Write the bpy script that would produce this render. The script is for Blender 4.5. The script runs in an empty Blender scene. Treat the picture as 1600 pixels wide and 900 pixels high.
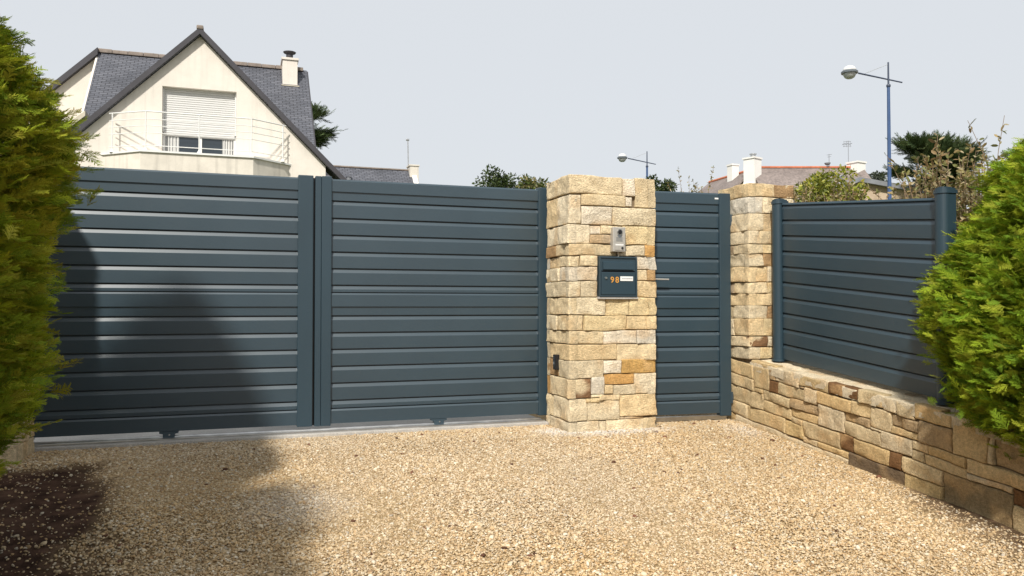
import bpy, bmesh, math, random
import numpy as np
from mathutils import Vector, Matrix
random.seed(7); rng = np.random.default_rng(11)
S = bpy.context.scene; COL = S.collection
R = math.radians

# ------------------------------------------------------------------ camera
cam = bpy.data.cameras.new('camera'); camo = bpy.data.objects.new('camera', cam); COL.objects.link(camo)
cam.sensor_width = 36; cam.lens = 36*1240/1600; cam.clip_start = .05; cam.clip_end = 3000
camo.location = (0, 0, .90); camo.rotation_euler = (R(90)+math.atan(27/1240), 0, R(-19))
S.camera = camo
# ------------------------------------------------------------------ sky, sun, exposure
SUN = Vector((-.52, -.84, .98)).normalized()          # towards the sun
w = bpy.data.worlds.new('World'); S.world = w; w.use_nodes = True
nt = w.node_tree; bg = nt.nodes['Background']
sky = nt.nodes.new('ShaderNodeTexSky'); sky.sky_type = 'NISHITA'; sky.sun_disc = False
sky.sun_elevation = math.asin(SUN.z); sky.sun_rotation = math.atan2(SUN.x, SUN.y)
sky.air_density = 1.0; sky.dust_density = 4.0; sky.ozone_density = 1.0
mx = nt.nodes.new('ShaderNodeMix'); mx.data_type = 'RGBA'; mx.inputs[0].default_value = .86
mx.inputs[7].default_value = (8.12, 8.42, 8.75, 1)     # the pale veil of thin high cloud
nt.links.new(sky.outputs[0], mx.inputs[6]); nt.links.new(mx.outputs[2], bg.inputs[0]); bg.inputs[1].default_value = .1
sl = bpy.data.lights.new('sun', 'SUN'); slo = bpy.data.objects.new('sun', sl); COL.objects.link(slo)
sl.energy = 5.0; sl.angle = R(3.2); sl.color = (1, .95, .87)
slo.rotation_euler = SUN.to_track_quat('Z', 'Y').to_euler()
S.view_settings.view_transform = 'Standard'; S.view_settings.look = 'None'
S.view_settings.exposure = 0; S.view_settings.gamma = 1

# ------------------------------------------------------------------ helpers
def thing(name, label, cat, loc=(0, 0, 0), rz=0, group=None):
    o = bpy.data.objects.new(name, None); COL.objects.link(o); o.empty_display_size = .2
    o.location = loc; o.rotation_euler = (0, 0, rz); o['label'] = label; o['category'] = cat
    if group: o['group'] = group
    return o
def link_mesh(name, me, mat, parent=None, label=None, world=True):
    o = bpy.data.objects.new(name, me); COL.objects.link(o)
    if mat and not me.materials: me.materials.append(mat)
    if parent:
        o.parent = parent
        if world:                                       # mesh given in world coordinates under an unrotated thing
            p = parent
            while p.parent: p = p.parent
            me.transform(Matrix.Translation(-Vector(p.location)))
    if label: o['label'] = label
    return o
def obj(name, bm, mat, parent=None, label=None, world=True, smooth=False):
    me = bpy.data.meshes.new(name); bmesh.ops.recalc_face_normals(bm, faces=bm.faces); bm.to_mesh(me); bm.free()
    if smooth: me.polygons.foreach_set('use_smooth', [True]*len(me.polygons))
    return link_mesh(name, me, mat, parent, label, world)
def tag(o, label, cat, group=None):
    o['label'] = label; o['category'] = cat
    if group: o['group'] = group
    return o
def BM(): return bmesh.new()
def box(bm, x0, x1, y0, y1, z0, z1, bev=0.0):
    t = bmesh.new()
    vs = [t.verts.new((x, y, z)) for z in (z0, z1) for y in (y0, y1) for x in (x0, x1)]
    for f in ((0, 2, 3, 1), (4, 5, 7, 6), (0, 1, 5, 4), (2, 6, 7, 3), (0, 4, 6, 2), (1, 3, 7, 5)): t.faces.new([vs[i] for i in f])
    if bev: bmesh.ops.bevel(t, geom=t.edges[:], offset=bev, segments=2, affect='EDGES', profile=.6)
    join(bm, t)
def join(bm, t):
    me = bpy.data.meshes.new('tmp'); t.to_mesh(me); t.free(); bm.from_mesh(me); bpy.data.meshes.remove(me)
def prism(bm, pts, axis, a, b):
    """pts: 2D outline; extruded along axis 'X','Y' or 'Z' from a to b"""
    def P(p, c):
        return {'Y': (p[0], c, p[1]), 'X': (c, p[0], p[1]), 'Z': (p[0], p[1], c)}[axis]
    A = [bm.verts.new(P(p, a)) for p in pts]; B = [bm.verts.new(P(p, b)) for p in pts]
    bm.faces.new(A); bm.faces.new(B[::-1])
    for i in range(len(pts)):
        j = (i+1) % len(pts); bm.faces.new((A[i], A[j], B[j], B[i]))
def tube(bm, p0, p1, r0, r1=None, n=10, caps=True):
    p0, p1 = Vector(p0), Vector(p1); r1 = r0 if r1 is None else r1
    q = (p1-p0).to_track_quat('Z', 'Y'); A = []; B = []
    for i in range(n):
        v = Vector((math.cos(i*2*math.pi/n), math.sin(i*2*math.pi/n), 0)); v = q @ v
        A.append(bm.verts.new(p0+v*r0)); B.append(bm.verts.new(p1+v*r1))
    for i in range(n): bm.faces.new((A[i], A[(i+1) % n], B[(i+1) % n], B[i]))
    if caps: bm.faces.new(A[::-1]); bm.faces.new(B)
def lathe(bm, prof, c, n=24):
    rings = []
    for r, z in prof:
        rings.append([bm.verts.new((c[0]+r*math.cos(i*2*math.pi/n), c[1]+r*math.sin(i*2*math.pi/n), c[2]+z)) for i in range(n)])
    for a, b in zip(rings, rings[1:]):
        for i in range(n): bm.faces.new((a[i], a[(i+1) % n], b[(i+1) % n], b[i]))
    bm.faces.new(rings[0][::-1]); bm.faces.new(rings[-1])
# numpy value noise
def vnoise(p, seed=0):
    p = np.asarray(p, float); i = np.floor(p).astype(np.int64); f = p-i; f = f*f*(3-2*f)
    def h(a):
        n = (a[..., 0]*374761393+a[..., 1]*668265263+a[..., 2]*1274126177+seed*974711) & 0xffffffff
        n = ((n ^ (n >> 13))*1103515245) & 0xffffffff; n = ((n ^ (n >> 16))*2246822519) & 0xffffffff
        return ((n ^ (n >> 15)) & 0xffff)/65535.
    r = 0
    for dx in (0, 1):
        for dy in (0, 1):
            for dz in (0, 1):
                wt = (f[..., 0] if dx else 1-f[..., 0])*(f[..., 1] if dy else 1-f[..., 1])*(f[..., 2] if dz else 1-f[..., 2])
                r = r+wt*h(i+np.array([dx, dy, dz]))
    return r*2-1
def npmesh(name, V, loops, nper, cols=None, smooth=False, colname='tint'):
    """V (n,3); loops flat index array; nper verts per face (int or array)"""
    me = bpy.data.meshes.new(name); V = np.asarray(V, np.float32); loops = np.asarray(loops, np.int32).ravel()
    if np.isscalar(nper): nper = np.full(len(loops)//nper, nper, np.int32)
    nper = np.asarray(nper, np.int32)
    me.vertices.add(len(V)); me.vertices.foreach_set('co', V.ravel())
    me.loops.add(len(loops)); me.loops.foreach_set('vertex_index', loops)
    me.polygons.add(len(nper)); st = np.concatenate(([0], np.cumsum(nper)[:-1])).astype(np.int32)
    me.polygons.foreach_set('loop_start', st); me.polygons.foreach_set('loop_total', nper)
    if smooth: me.polygons.foreach_set('use_smooth', np.ones(len(nper), bool))
    me.update(calc_edges=True)
    if cols is not None:
        at = me.attributes.new(colname, 'FLOAT_COLOR', 'POINT'); c = np.ones((len(V), 4), np.float32); c[:, :3] = cols
        at.data.foreach_set('color', c.ravel())
    return me
def scatter(TV, TF, P, D, N, Sc, tc=None, ic=None):
    """copies of template (TV verts, TF tris) at P, forward D, up N, scale Sc, in one vertex array"""
    D = D/np.linalg.norm(D, axis=1, keepdims=True)
    Y = np.cross(N, D); Y /= np.linalg.norm(Y, axis=1, keepdims=True)+1e-9; Z = np.cross(D, Y)
    Sc = np.asarray(Sc).reshape(-1, 1, 1)
    V = P[:, None, :]+Sc*(TV[None, :, 0:1]*D[:, None]+TV[None, :, 1:2]*Y[:, None]+TV[None, :, 2:3]*Z[:, None])
    F = TF[None]+(np.arange(len(P))*len(TV))[:, None, None]
    c = None
    if ic is not None:
        c = np.repeat(ic[:, None, :], len(TV), 1)
        if tc is not None: c = c*tc[None, :, None]
        c = c.reshape(-1, 3)
    return V.reshape(-1, 3), F.reshape(-1, TF.shape[1]), c
def merge(parts):
    V = []; F = []; C = []; o = 0
    for v, f, c in parts:
        V.append(v); F.append(f+o); C.append(c); o += len(v)
    return np.concatenate(V), np.concatenate(F), np.concatenate(C)
def unit(a): return a/(np.linalg.norm(a, axis=-1, keepdims=True)+1e-9)

# ------------------------------------------------------------------ materials
def mat(name, base=(.5, .5, .5), rough=.6, spec=.5, metal=0, attr=None, nscale=None, namt=.2, ndetail=4, bump=None, bscale=40, bdist=.004,
        trans=0, rvar=0, streak=None):
    m = bpy.data.materials.new(name); m.use_nodes = True; t = m.node_tree; L = t.links; b = t.nodes['Principled BSDF']
    b.inputs['Roughness'].default_value = rough; b.inputs['Specular IOR Level'].default_value = spec; b.inputs['Metallic'].default_value = metal
    tc = t.nodes.new('ShaderNodeTexCoord')
    if attr:
        a = t.nodes.new('ShaderNodeAttribute'); a.attribute_name = attr; src = a.outputs['Color']
    else:
        c = t.nodes.new('ShaderNodeRGB'); c.outputs[0].default_value = (*base, 1); src = c.outputs[0]
    if nscale:
        scs = nscale if isinstance(nscale, (list, tuple)) else [nscale]
        ams = namt if isinstance(namt, (list, tuple)) else [namt]
        for sc, am in zip(scs, ams):
            n = t.nodes.new('ShaderNodeTexNoise'); n.inputs['Scale'].default_value = sc; n.inputs['Detail'].default_value = ndetail
            n.inputs['Roughness'].default_value = .6
            L.new(tc.outputs['Object'], n.inputs['Vector'])
            mr = t.nodes.new('ShaderNodeMapRange'); mr.inputs[1].default_value = .3; mr.inputs[2].default_value = .7
            mr.inputs[3].default_value = 1-am; mr.inputs[4].default_value = 1+am; L.new(n.outputs[0], mr.inputs[0])
            mm = t.nodes.new('ShaderNodeVectorMath'); mm.operation = 'SCALE'; L.new(src, mm.inputs[0]); L.new(mr.outputs[0], mm.inputs['Scale'])
            src = mm.outputs[0]
    if streak:                                              # faint runs left by rain
        mp = t.nodes.new('ShaderNodeMapping'); mp.inputs['Scale'].default_value = (5, 5, .35); L.new(tc.outputs['Object'], mp.inputs[0])
        n = t.nodes.new('ShaderNodeTexNoise'); n.inputs['Scale'].default_value = 1.6; n.inputs['Detail'].default_value = 5; L.new(mp.outputs[0], n.inputs['Vector'])
        mr = t.nodes.new('ShaderNodeMapRange'); mr.inputs[1].default_value = .5; mr.inputs[2].default_value = .75; mr.inputs[3].default_value = 1; mr.inputs[4].default_value = 1-streak
        L.new(n.outputs[0], mr.inputs[0]); mm = t.nodes.new('ShaderNodeVectorMath'); mm.operation = 'SCALE'; L.new(src, mm.inputs[0]); L.new(mr.outputs[0], mm.inputs['Scale']); src = mm.outputs[0]
    L.new(src, b.inputs['Base Color'])
    if rvar:
        n = t.nodes.new('ShaderNodeTexNoise'); n.inputs['Scale'].default_value = 3; n.inputs['Detail'].default_value = 5
        L.new(tc.outputs['Object'], n.inputs['Vector'])
        mr = t.nodes.new('ShaderNodeMapRange'); mr.inputs[3].default_value = rough-rvar; mr.inputs[4].default_value = rough+rvar
        L.new(n.outputs[0], mr.inputs[0]); L.new(mr.outputs[0], b.inputs['Roughness'])
    if bump:
        n = t.nodes.new('ShaderNodeTexNoise'); n.inputs['Scale'].default_value = bscale; n.inputs['Detail'].default_value = 6
        n.inputs['Roughness'].default_value = .65
        L.new(tc.outputs['Object'], n.inputs['Vector'])
        bp = t.nodes.new('ShaderNodeBump'); bp.inputs['Strength'].default_value = bump; bp.inputs['Distance'].default_value = bdist
        L.new(n.outputs[0], bp.inputs['Height']); L.new(bp.outputs[0], b.inputs['Normal'])
    if trans:
        tr = t.nodes.new('ShaderNodeBsdfTranslucent'); L.new(src, tr.inputs[0]); ms = t.nodes.new('ShaderNodeMixShader')
        ms.inputs[0].default_value = trans; L.new(b.outputs[0], ms.inputs[1]); L.new(tr.outputs[0], ms.inputs[2])
        L.new(ms.outputs[0], t.nodes['Material Output'].inputs[0])
    return m
PAINT = mat('anthracite_paint', (.0205, .0435, .0605), .42, .9, nscale=[1.3, 600], namt=[.10, .10], rvar=.06, bump=.08, bscale=900, bdist=.0005)
PAINT_P = mat('anthracite_post_paint', (.0215, .0445, .0615), .43, .6, nscale=[1.1, 600], namt=[.10, .10], bump=.08, bscale=900, bdist=.0005)
BLACK = mat('black_plastic', (.012, .012, .014), .35)
DARK = mat('dark_gap', (.006, .007, .009), .9, .1)
STONE = mat('rough_stone', rough=.9, spec=.2, attr='tint', nscale=[9, 55, 260], namt=[.12, .22, .28], ndetail=5, bump=1.0, bscale=95, bdist=.018)
MORTAR = mat('mortar', (.22, .165, .105), .95, .1, nscale=[30], namt=[.3], bump=.6, bscale=120)
CONC = mat('concrete', (.42, .40, .37), .9, .2, nscale=[4, 90], namt=[.15, .2], bump=.5, bscale=150, bdist=.003)
STEEL = mat('steel', (.55, .55, .54), .35, .5, metal=1, nscale=[8], namt=[.2])
ALU = mat('brushed_aluminium', (.46, .44, .40), .45, .5, metal=.35, nscale=[60], namt=[.08])
WHITE = mat('white_lacquer', (.72, .72, .70), .4, nscale=[2], namt=[.03])
GOLD = mat('golden_digit', (.60, .29, .06), .4)
LABELW = mat('label_white', (.78, .78, .76), .5)
RENDERW = mat('cream_render', (.72, .67, .60), .95, .1, nscale=[.6, 3, 60], namt=[.05, .05, .04], bump=.25, bscale=150, bdist=.004, streak=.10)
RENDERD = mat('weathered_render', (.66, .615, .54), .95, .1, nscale=[.9, 5, 60], namt=[.07, .07, .05], bump=.25, bscale=150, bdist=.004, streak=.22)
WHITEWALL = mat('white_wall', (.80, .78, .74), .95, .1, nscale=[2], namt=[.05])
VERGE = mat('dark_verge', (.048, .046, .054), .7, nscale=[3], namt=[.15])
FASCIA = mat('beige_fascia', (.50, .46, .36), .7, nscale=[3], namt=[.1])
RIDGE = mat('ridge_tile', (.24, .20, .17), .9, nscale=[6], namt=[.25])
TERRA = mat('terracotta', (.50, .17, .09), .9, nscale=[5], namt=[.2])
GREYROOF = mat('grey_roof_edge', (.20, .21, .23), .7, nscale=[4], namt=[.2])
BEIGE = mat('beige_wall', (.52, .41, .30), .95, nscale=[3], namt=[.1])
BLUE = mat('blue_pole', (.04, .085, .20), .45, nscale=[3], namt=[.12])
NAVY = mat('dark_blue_metal', (.045, .06, .10), .4)
LAMPG = mat('lamp_ring_grey', (.13, .15, .17), .4)
SHUT = mat('white_shutter', (.66, .655, .64), .5)
CURT = mat('curtain', (.55, .55, .53), .9)
BARK = mat('bark', (.12, .085, .055), .95, nscale=[20], namt=[.3], bump=.6, bscale=60)
TWIG = mat('twig', (.20, .14, .09), .9, nscale=[20], namt=[.3])
GLASS = mat('window_glass', (.03, .04, .05), .05, .6)
BULB = mat('lamp_globe', (.82, .83, .84), .12, .5, trans=.5)
def leafmat(name, rough=.5, spec=.3, trans=.35): return mat(name, rough=rough, spec=spec, attr='tint', trans=trans)
FROND = leafmat('conifer_frond', .72, .15, .30); LEAF = leafmat('leaf', .45, .35, .3); CYP = leafmat('cypress_foliage', .7, .2, .1)
PEBBLE = None
def slate_mat():
    m = mat('slate_roof', (.10, .105, .125), .55, .4); t = m.node_tree; L = t.links; b = t.nodes['Principled BSDF']
    tc = [n for n in t.nodes if n.type == 'TEX_COORD'][0]
    sp = t.nodes.new('ShaderNodeSeparateXYZ'); L.new(tc.outputs['Object'], sp.inputs[0])
    xy = t.nodes.new('ShaderNodeMath'); xy.operation = 'ADD'; L.new(sp.outputs[0], xy.inputs[0]); xy.inputs[1].default_value = 50
    zz = t.nodes.new('ShaderNodeMath'); zz.operation = 'MULTIPLY'; L.new(sp.outputs[2], zz.inputs[0]); zz.inputs[1].default_value = 1.414
    cb = t.nodes.new('ShaderNodeCombineXYZ'); L.new(xy.outputs[0], cb.inputs[0]); L.new(zz.outputs[0], cb.inputs[1])
    br = t.nodes.new('ShaderNodeTexBrick'); L.new(cb.outputs[0], br.inputs['Vector'])
    br.inputs['Scale'].default_value = 1; br.inputs['Brick Width'].default_value = .20; br.inputs['Row Height'].default_value = .095
    br.inputs['Mortar Size'].default_value = .012; br.inputs['Mortar Smooth'].default_value = .3; br.inputs['Bias'].default_value = -.2
    br.inputs['Color1'].default_value = (.085, .090, .108, 1); br.inputs['Color2'].default_value = (.135, .14, .162, 1); br.inputs['Mortar'].default_value = (.035, .036, .042, 1)
    n = t.nodes.new('ShaderNodeTexNoise'); n.inputs['Scale'].default_value = .8; n.inputs['Detail'].default_value = 6; L.new(tc.outputs['Object'], n.inputs['Vector'])
    mr = t.nodes.new('ShaderNodeMapRange'); mr.inputs[1].default_value = .3; mr.inputs[2].default_value = .7; mr.inputs[3].default_value = .8; mr.inputs[4].default_value = 1.2
    L.new(n.outputs[0], mr.inputs[0]); mm = t.nodes.new('ShaderNodeVectorMath'); mm.operation = 'SCALE'
    L.new(br.outputs[0], mm.inputs[0]); L.new(mr.outputs[0], mm.inputs['Scale']); L.new(mm.outputs[0], b.inputs['Base Color'])
    bp = t.nodes.new('ShaderNodeBump'); bp.inputs['Strength'].default_value = .6; bp.inputs['Distance'].default_value = .01; bp.invert = True
    L.new(br.outputs['Fac'], bp.inputs['Height']); L.new(bp.outputs[0], b.inputs['Normal'])
    return m
SLATE = slate_mat()
OLDSLATE = mat('weathered_slate', (.20, .165, .15), .8, nscale=[1.2, 9], namt=[.22, .30], bump=.5, bscale=12, bdist=.03)

# ------------------------------------------------------------------ ground
def gz(X, Y):
    X = np.asarray(X, float); Y = np.asarray(Y, float)
    z = np.where(Y < 5.28, -.1*(5.28-np.maximum(Y, -6)), 0)-.026
    return z+np.where(Y > 6.6, .1*(np.minimum(Y, 21.6)-6.6), 0)
def soil_mask(X, Y):
    """1 where bare earth shows through the gravel"""
    n = vnoise(np.stack([X*2.2, Y*2.2, 0*X], -1), 3)*.5+vnoise(np.stack([X*6, Y*6, 0*X], -1), 4)*.3
    left = np.clip((-.50-X+.34*n+.16*(4.6-Y))/.26, 0, 1)*np.clip((5.35-Y+.2*n)/.2, 0, 1)
    wall = np.clip((X-(3.24+.22*n+.27*np.clip(Y-2.6, 0, 9)))/.34, 0, .8)*np.clip((3.95-Y)/.5, 0, 1)
    return np.clip(left+wall, 0, 1)
def pale_mask(X, Y):
    d1 = np.hypot((X-2.62)/.42, (Y-5.27)/.09); d2 = np.hypot((X-2.2)/.16, (Y-5.42)/.14); d3 = np.hypot((X-.28)/.28, (Y-4.25)/.30); d4 = np.hypot((X-3.6)/.12, (Y-5.1)/.2)
    return np.clip(1.4-d1, 0, 1)+np.clip(1.3-d2, 0, 1)+.45*np.clip(1.3-d3, 0, 1)+.5*np.clip(1.3-d4, 0, 1)
gx = np.concatenate([-np.geomspace(900, 6, 18), np.arange(-5, 6.01, .12), np.geomspace(7, 900, 18)])
gy = np.concatenate([-np.geomspace(900, 6, 14), np.arange(-5, 7.2, .12), np.geomspace(8, 1500, 26)])
GX, GY = np.meshgrid(gx, gy); nx, ny = len(gx), len(gy)
GZ = gz(GX, GY)+np.where(np.abs(GY-2.5) < 4, .006*vnoise(np.stack([GX*1.5, GY*1.5, GX*0], -1), 9), 0)
idx = np.arange(nx*ny).reshape(ny, nx)
F = np.stack([idx[:-1, :-1], idx[:-1, 1:], idx[1:, 1:], idx[1:, :-1]], -1).reshape(-1, 4)
sm = soil_mask(GX, GY); pm = pale_mask(GX, GY)
gcol = np.stack([sm, np.clip(pm, 0, 1), (GY > 6.3)*1.], -1).reshape(-1, 3)
gme = npmesh('ground', np.stack([GX, GY, GZ], -1).reshape(-1, 3), F, 4, gcol, True, 'mask')
def ground_mat():
    m = mat('gravel_bed', (.3, .22, .13), .95, .1, bump=.8, bscale=160, bdist=.01); t = m.node_tree; L = t.links; b = t.nodes['Principled BSDF']
    tc = [n for n in t.nodes if n.type == 'TEX_COORD'][0]
    a = t.nodes.new('ShaderNodeAttribute'); a.attribute_name = 'mask'; sp = t.nodes.new('ShaderNodeSeparateColor'); L.new(a.outputs['Color'], sp.inputs[0])
    v = t.nodes.new('ShaderNodeTexVoronoi'); v.inputs['Scale'].default_value = 85; L.new(tc.outputs['Object'], v.inputs['Vector'])
    cr = t.nodes.new('ShaderNodeValToRGB'); e = cr.color_ramp.elements; e[0].color = (.22, .145, .07, 1); e[1].color = (.50, .37, .21, 1)
    sv = t.nodes.new('ShaderNodeSeparateColor'); L.new(v.outputs['Color'], sv.inputs[0]); L.new(sv.outputs[0], cr.inputs[0])
    def mix(fac, A, Bc):
        x = t.nodes.new('ShaderNodeMix'); x.data_type = 'RGBA'; L.new(fac, x.inputs[0]); L.new(A, x.inputs[6])
        if isinstance(Bc, tuple): x.inputs[7].default_value = (*Bc, 1)
        else: L.new(Bc, x.inputs[7])
        return x.outputs[2]
    n = t.nodes.new('ShaderNodeTexNoise'); n.inputs['Scale'].default_value = 12; n.inputs['Detail'].default_value = 6; L.new(tc.outputs['Object'], n.inputs['Vector'])
    c2 = t.nodes.new('ShaderNodeValToRGB'); e = c2.color_ramp.elements; e[0].position = .35; e[1].position = .7; e[0].color = (.035, .018, .012, 1); e[1].color = (.11, .062, .042, 1); L.new(n.outputs[0], c2.inputs[0])
    n3 = t.nodes.new('ShaderNodeTexNoise'); n3.inputs['Scale'].default_value = .5; n3.inputs['Detail'].default_value = 5; L.new(tc.outputs['Object'], n3.inputs['Vector'])
    c3 = t.nodes.new('ShaderNodeValToRGB'); e = c3.color_ramp.elements; e[0].color = (.05, .07, .02, 1); e[1].color = (.10, .12, .04, 1); L.new(n3.outputs[0], c3.inputs[0])
    s = mix(sp.outputs[1], cr.outputs[0], (.50, .47, .43)); s = mix(sp.outputs[0], s, c2.outputs[0]); s = mix(sp.outputs[2], s, c3.outputs[0])
    L.new(s, b.inputs['Base Color']); return m
go = link_mesh('ground', gme, ground_mat()); go['kind'] = 'structure'
# loose gravel: many thousand pebbles, one stuff object
def ico(sub=1):
    b = bmesh.new(); bmesh.ops.create_icosphere(b, subdivisions=sub, radius=1); V = np.array([v.co[:] for v in b.verts]); Fc = np.array([[v.index for v in f.verts] for f in b.faces]); b.free(); return V, Fc
IV, IF = ico(1)
def gravel():
    parts = []; N = 330000
    X = rng.uniform(-1.6, 4.2, N); Y = 1.9+3.85*rng.random(N)**1.0
    # finer strip close to the camera is denser in the picture: keep even density on the ground
    keep = np.ones(N, bool)
    keep &= ~((X > 3.74) | ((Y > 5.32) & (X > 2.26) & (X < 3.01)) | (Y > 5.72))
    u = rng.random(N); s = soil_mask(X, Y); keep &= u > s*.93
    d = .3256*X+.9455*Y; r = .9455*X-.3256*Y                       # only what can be in view, with a margin
    keep &= (np.abs(r) < .645*d+.7) & (d > 2.1)
    ped = (X > 2.95)
    X2 = rng.uniform(2.95, 3.85, 5000); Y2 = rng.uniform(5.2, 6.1, 5000); X = np.concatenate([X[keep], X2]); Y = np.concatenate([Y[keep], Y2]); n = len(X)
    P = np.stack([X, Y, gz(X, Y)+rng.uniform(-.001, .007, n)], -1)
    sz = np.clip(rng.lognormal(math.log(.0044), .38, n), .0021, .014)
    pm = np.clip(pale_mask(X, Y), 0, 1); s = soil_mask(X, Y)
    pal = np.array([[.60, .45, .26], [.66, .53, .35], [.52, .36, .19], [.70, .61, .46], [.48, .33, .18], [.60, .43, .23], [.74, .68, .56], [.36, .22, .11], [.22, .13, .07], [.50, .45, .38]])
    ch = rng.choice(len(pal), n, p=[.27, .26, .14, .13, .04, .10, .03, .007, .003, .02]); c = pal[ch]*np.array([.93, .895, .845])*rng.uniform(.82, 1.12, (n, 1))
    big = vnoise(np.stack([X*.9, Y*.9, X*0], -1), 21)+.5*vnoise(np.stack([X*2.7, Y*2.7, X*0], -1), 22)
    c = c*(1+.10*big)[:, None]; g = np.clip(.5+.8*vnoise(np.stack([X*.7, Y*.7, X*0], -1), 33), 0, 1)[:, None]*.3
    c = c*(1-g)+g*(c.mean(1, keepdims=True)*np.array([1.12, 1.0, .82]))
    tr = np.exp(-((X-.62-.05*np.sin(Y*1.3))/.20)**2)+np.exp(-((X-2.02-.05*np.sin(Y*1.1+1))/.22)**2); tr = tr*(.6+.4*vnoise(np.stack([X*2, Y*1.2, X*0], -1), 41))
    sz = sz*(1-.18*tr); c = c*(1-.28*tr[:, None])+.28*tr[:, None]*np.array([.60, .525, .42])
    dk = rng.random(n) < .0006; c[dk] = np.array([.10, .045, .025])*rng.uniform(.6, 1.8, (dk.sum(), 1)); sz[dk] = rng.uniform(.007, .015, dk.sum())
    p = (pm*.8*(rng.random(n) < .8))[:, None]; c = c*(1-p)+p*np.array([.66, .63, .58])*rng.uniform(.8, 1.1, (n, 1))
    c = c*(1-.35*s[:, None]*rng.random((n, 1)))
    for k in range(6):
        TV = IV*np.array([1.25, 1.0, .62])*(1+.45*(np.random.default_rng(k).random((len(IV), 1))-.5)); m = np.arange(n) % 6 == k
        D = unit(rng.normal(size=(m.sum(), 3))*np.array([1, 1, .35])); Nn = unit(rng.normal(size=(m.sum(), 3))*.45+np.array([0, 0, 1.]))
        parts.append(scatter(TV, IF, P[m], D, Nn, sz[m], None, c[m]))
    V, Fc, c = merge(parts)
    me = npmesh('gravel', V, Fc, 3, c)
    o = link_mesh('gravel', me, mat('pebble', rough=.85, spec=.25, attr='tint', nscale=[300], namt=[.15])); o['kind'] = 'stuff'; o['label'] = 'loose tan gravel covering the driveway'
gravel()
b = BM(); box(b, -1.9, 2.27, 5.72, 6.25, -.14, 0, .006); o = obj('concrete_strip', b, CONC); o['kind'] = 'structure'
# steel running track
t = thing('gate_track', 'flat steel running track laid on the concrete strip under the grey gate', 'gate track', (.4, 5.85, 0))
b = BM(); box(b, -1.85, 2.25, 5.80, 5.90, .001, .006, .001); obj('track_plate', b, STEEL, t)
b = BM(); tube(b, (-1.85, 5.85, .010), (2.25, 5.85, .010), .009, n=12); obj('track_rail', b, STEEL, t)
b = BM(); box(b, -1.85, 2.25, 5.755, 5.762, .0, .012); obj('edge_strip', b, STEEL, t)

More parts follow.
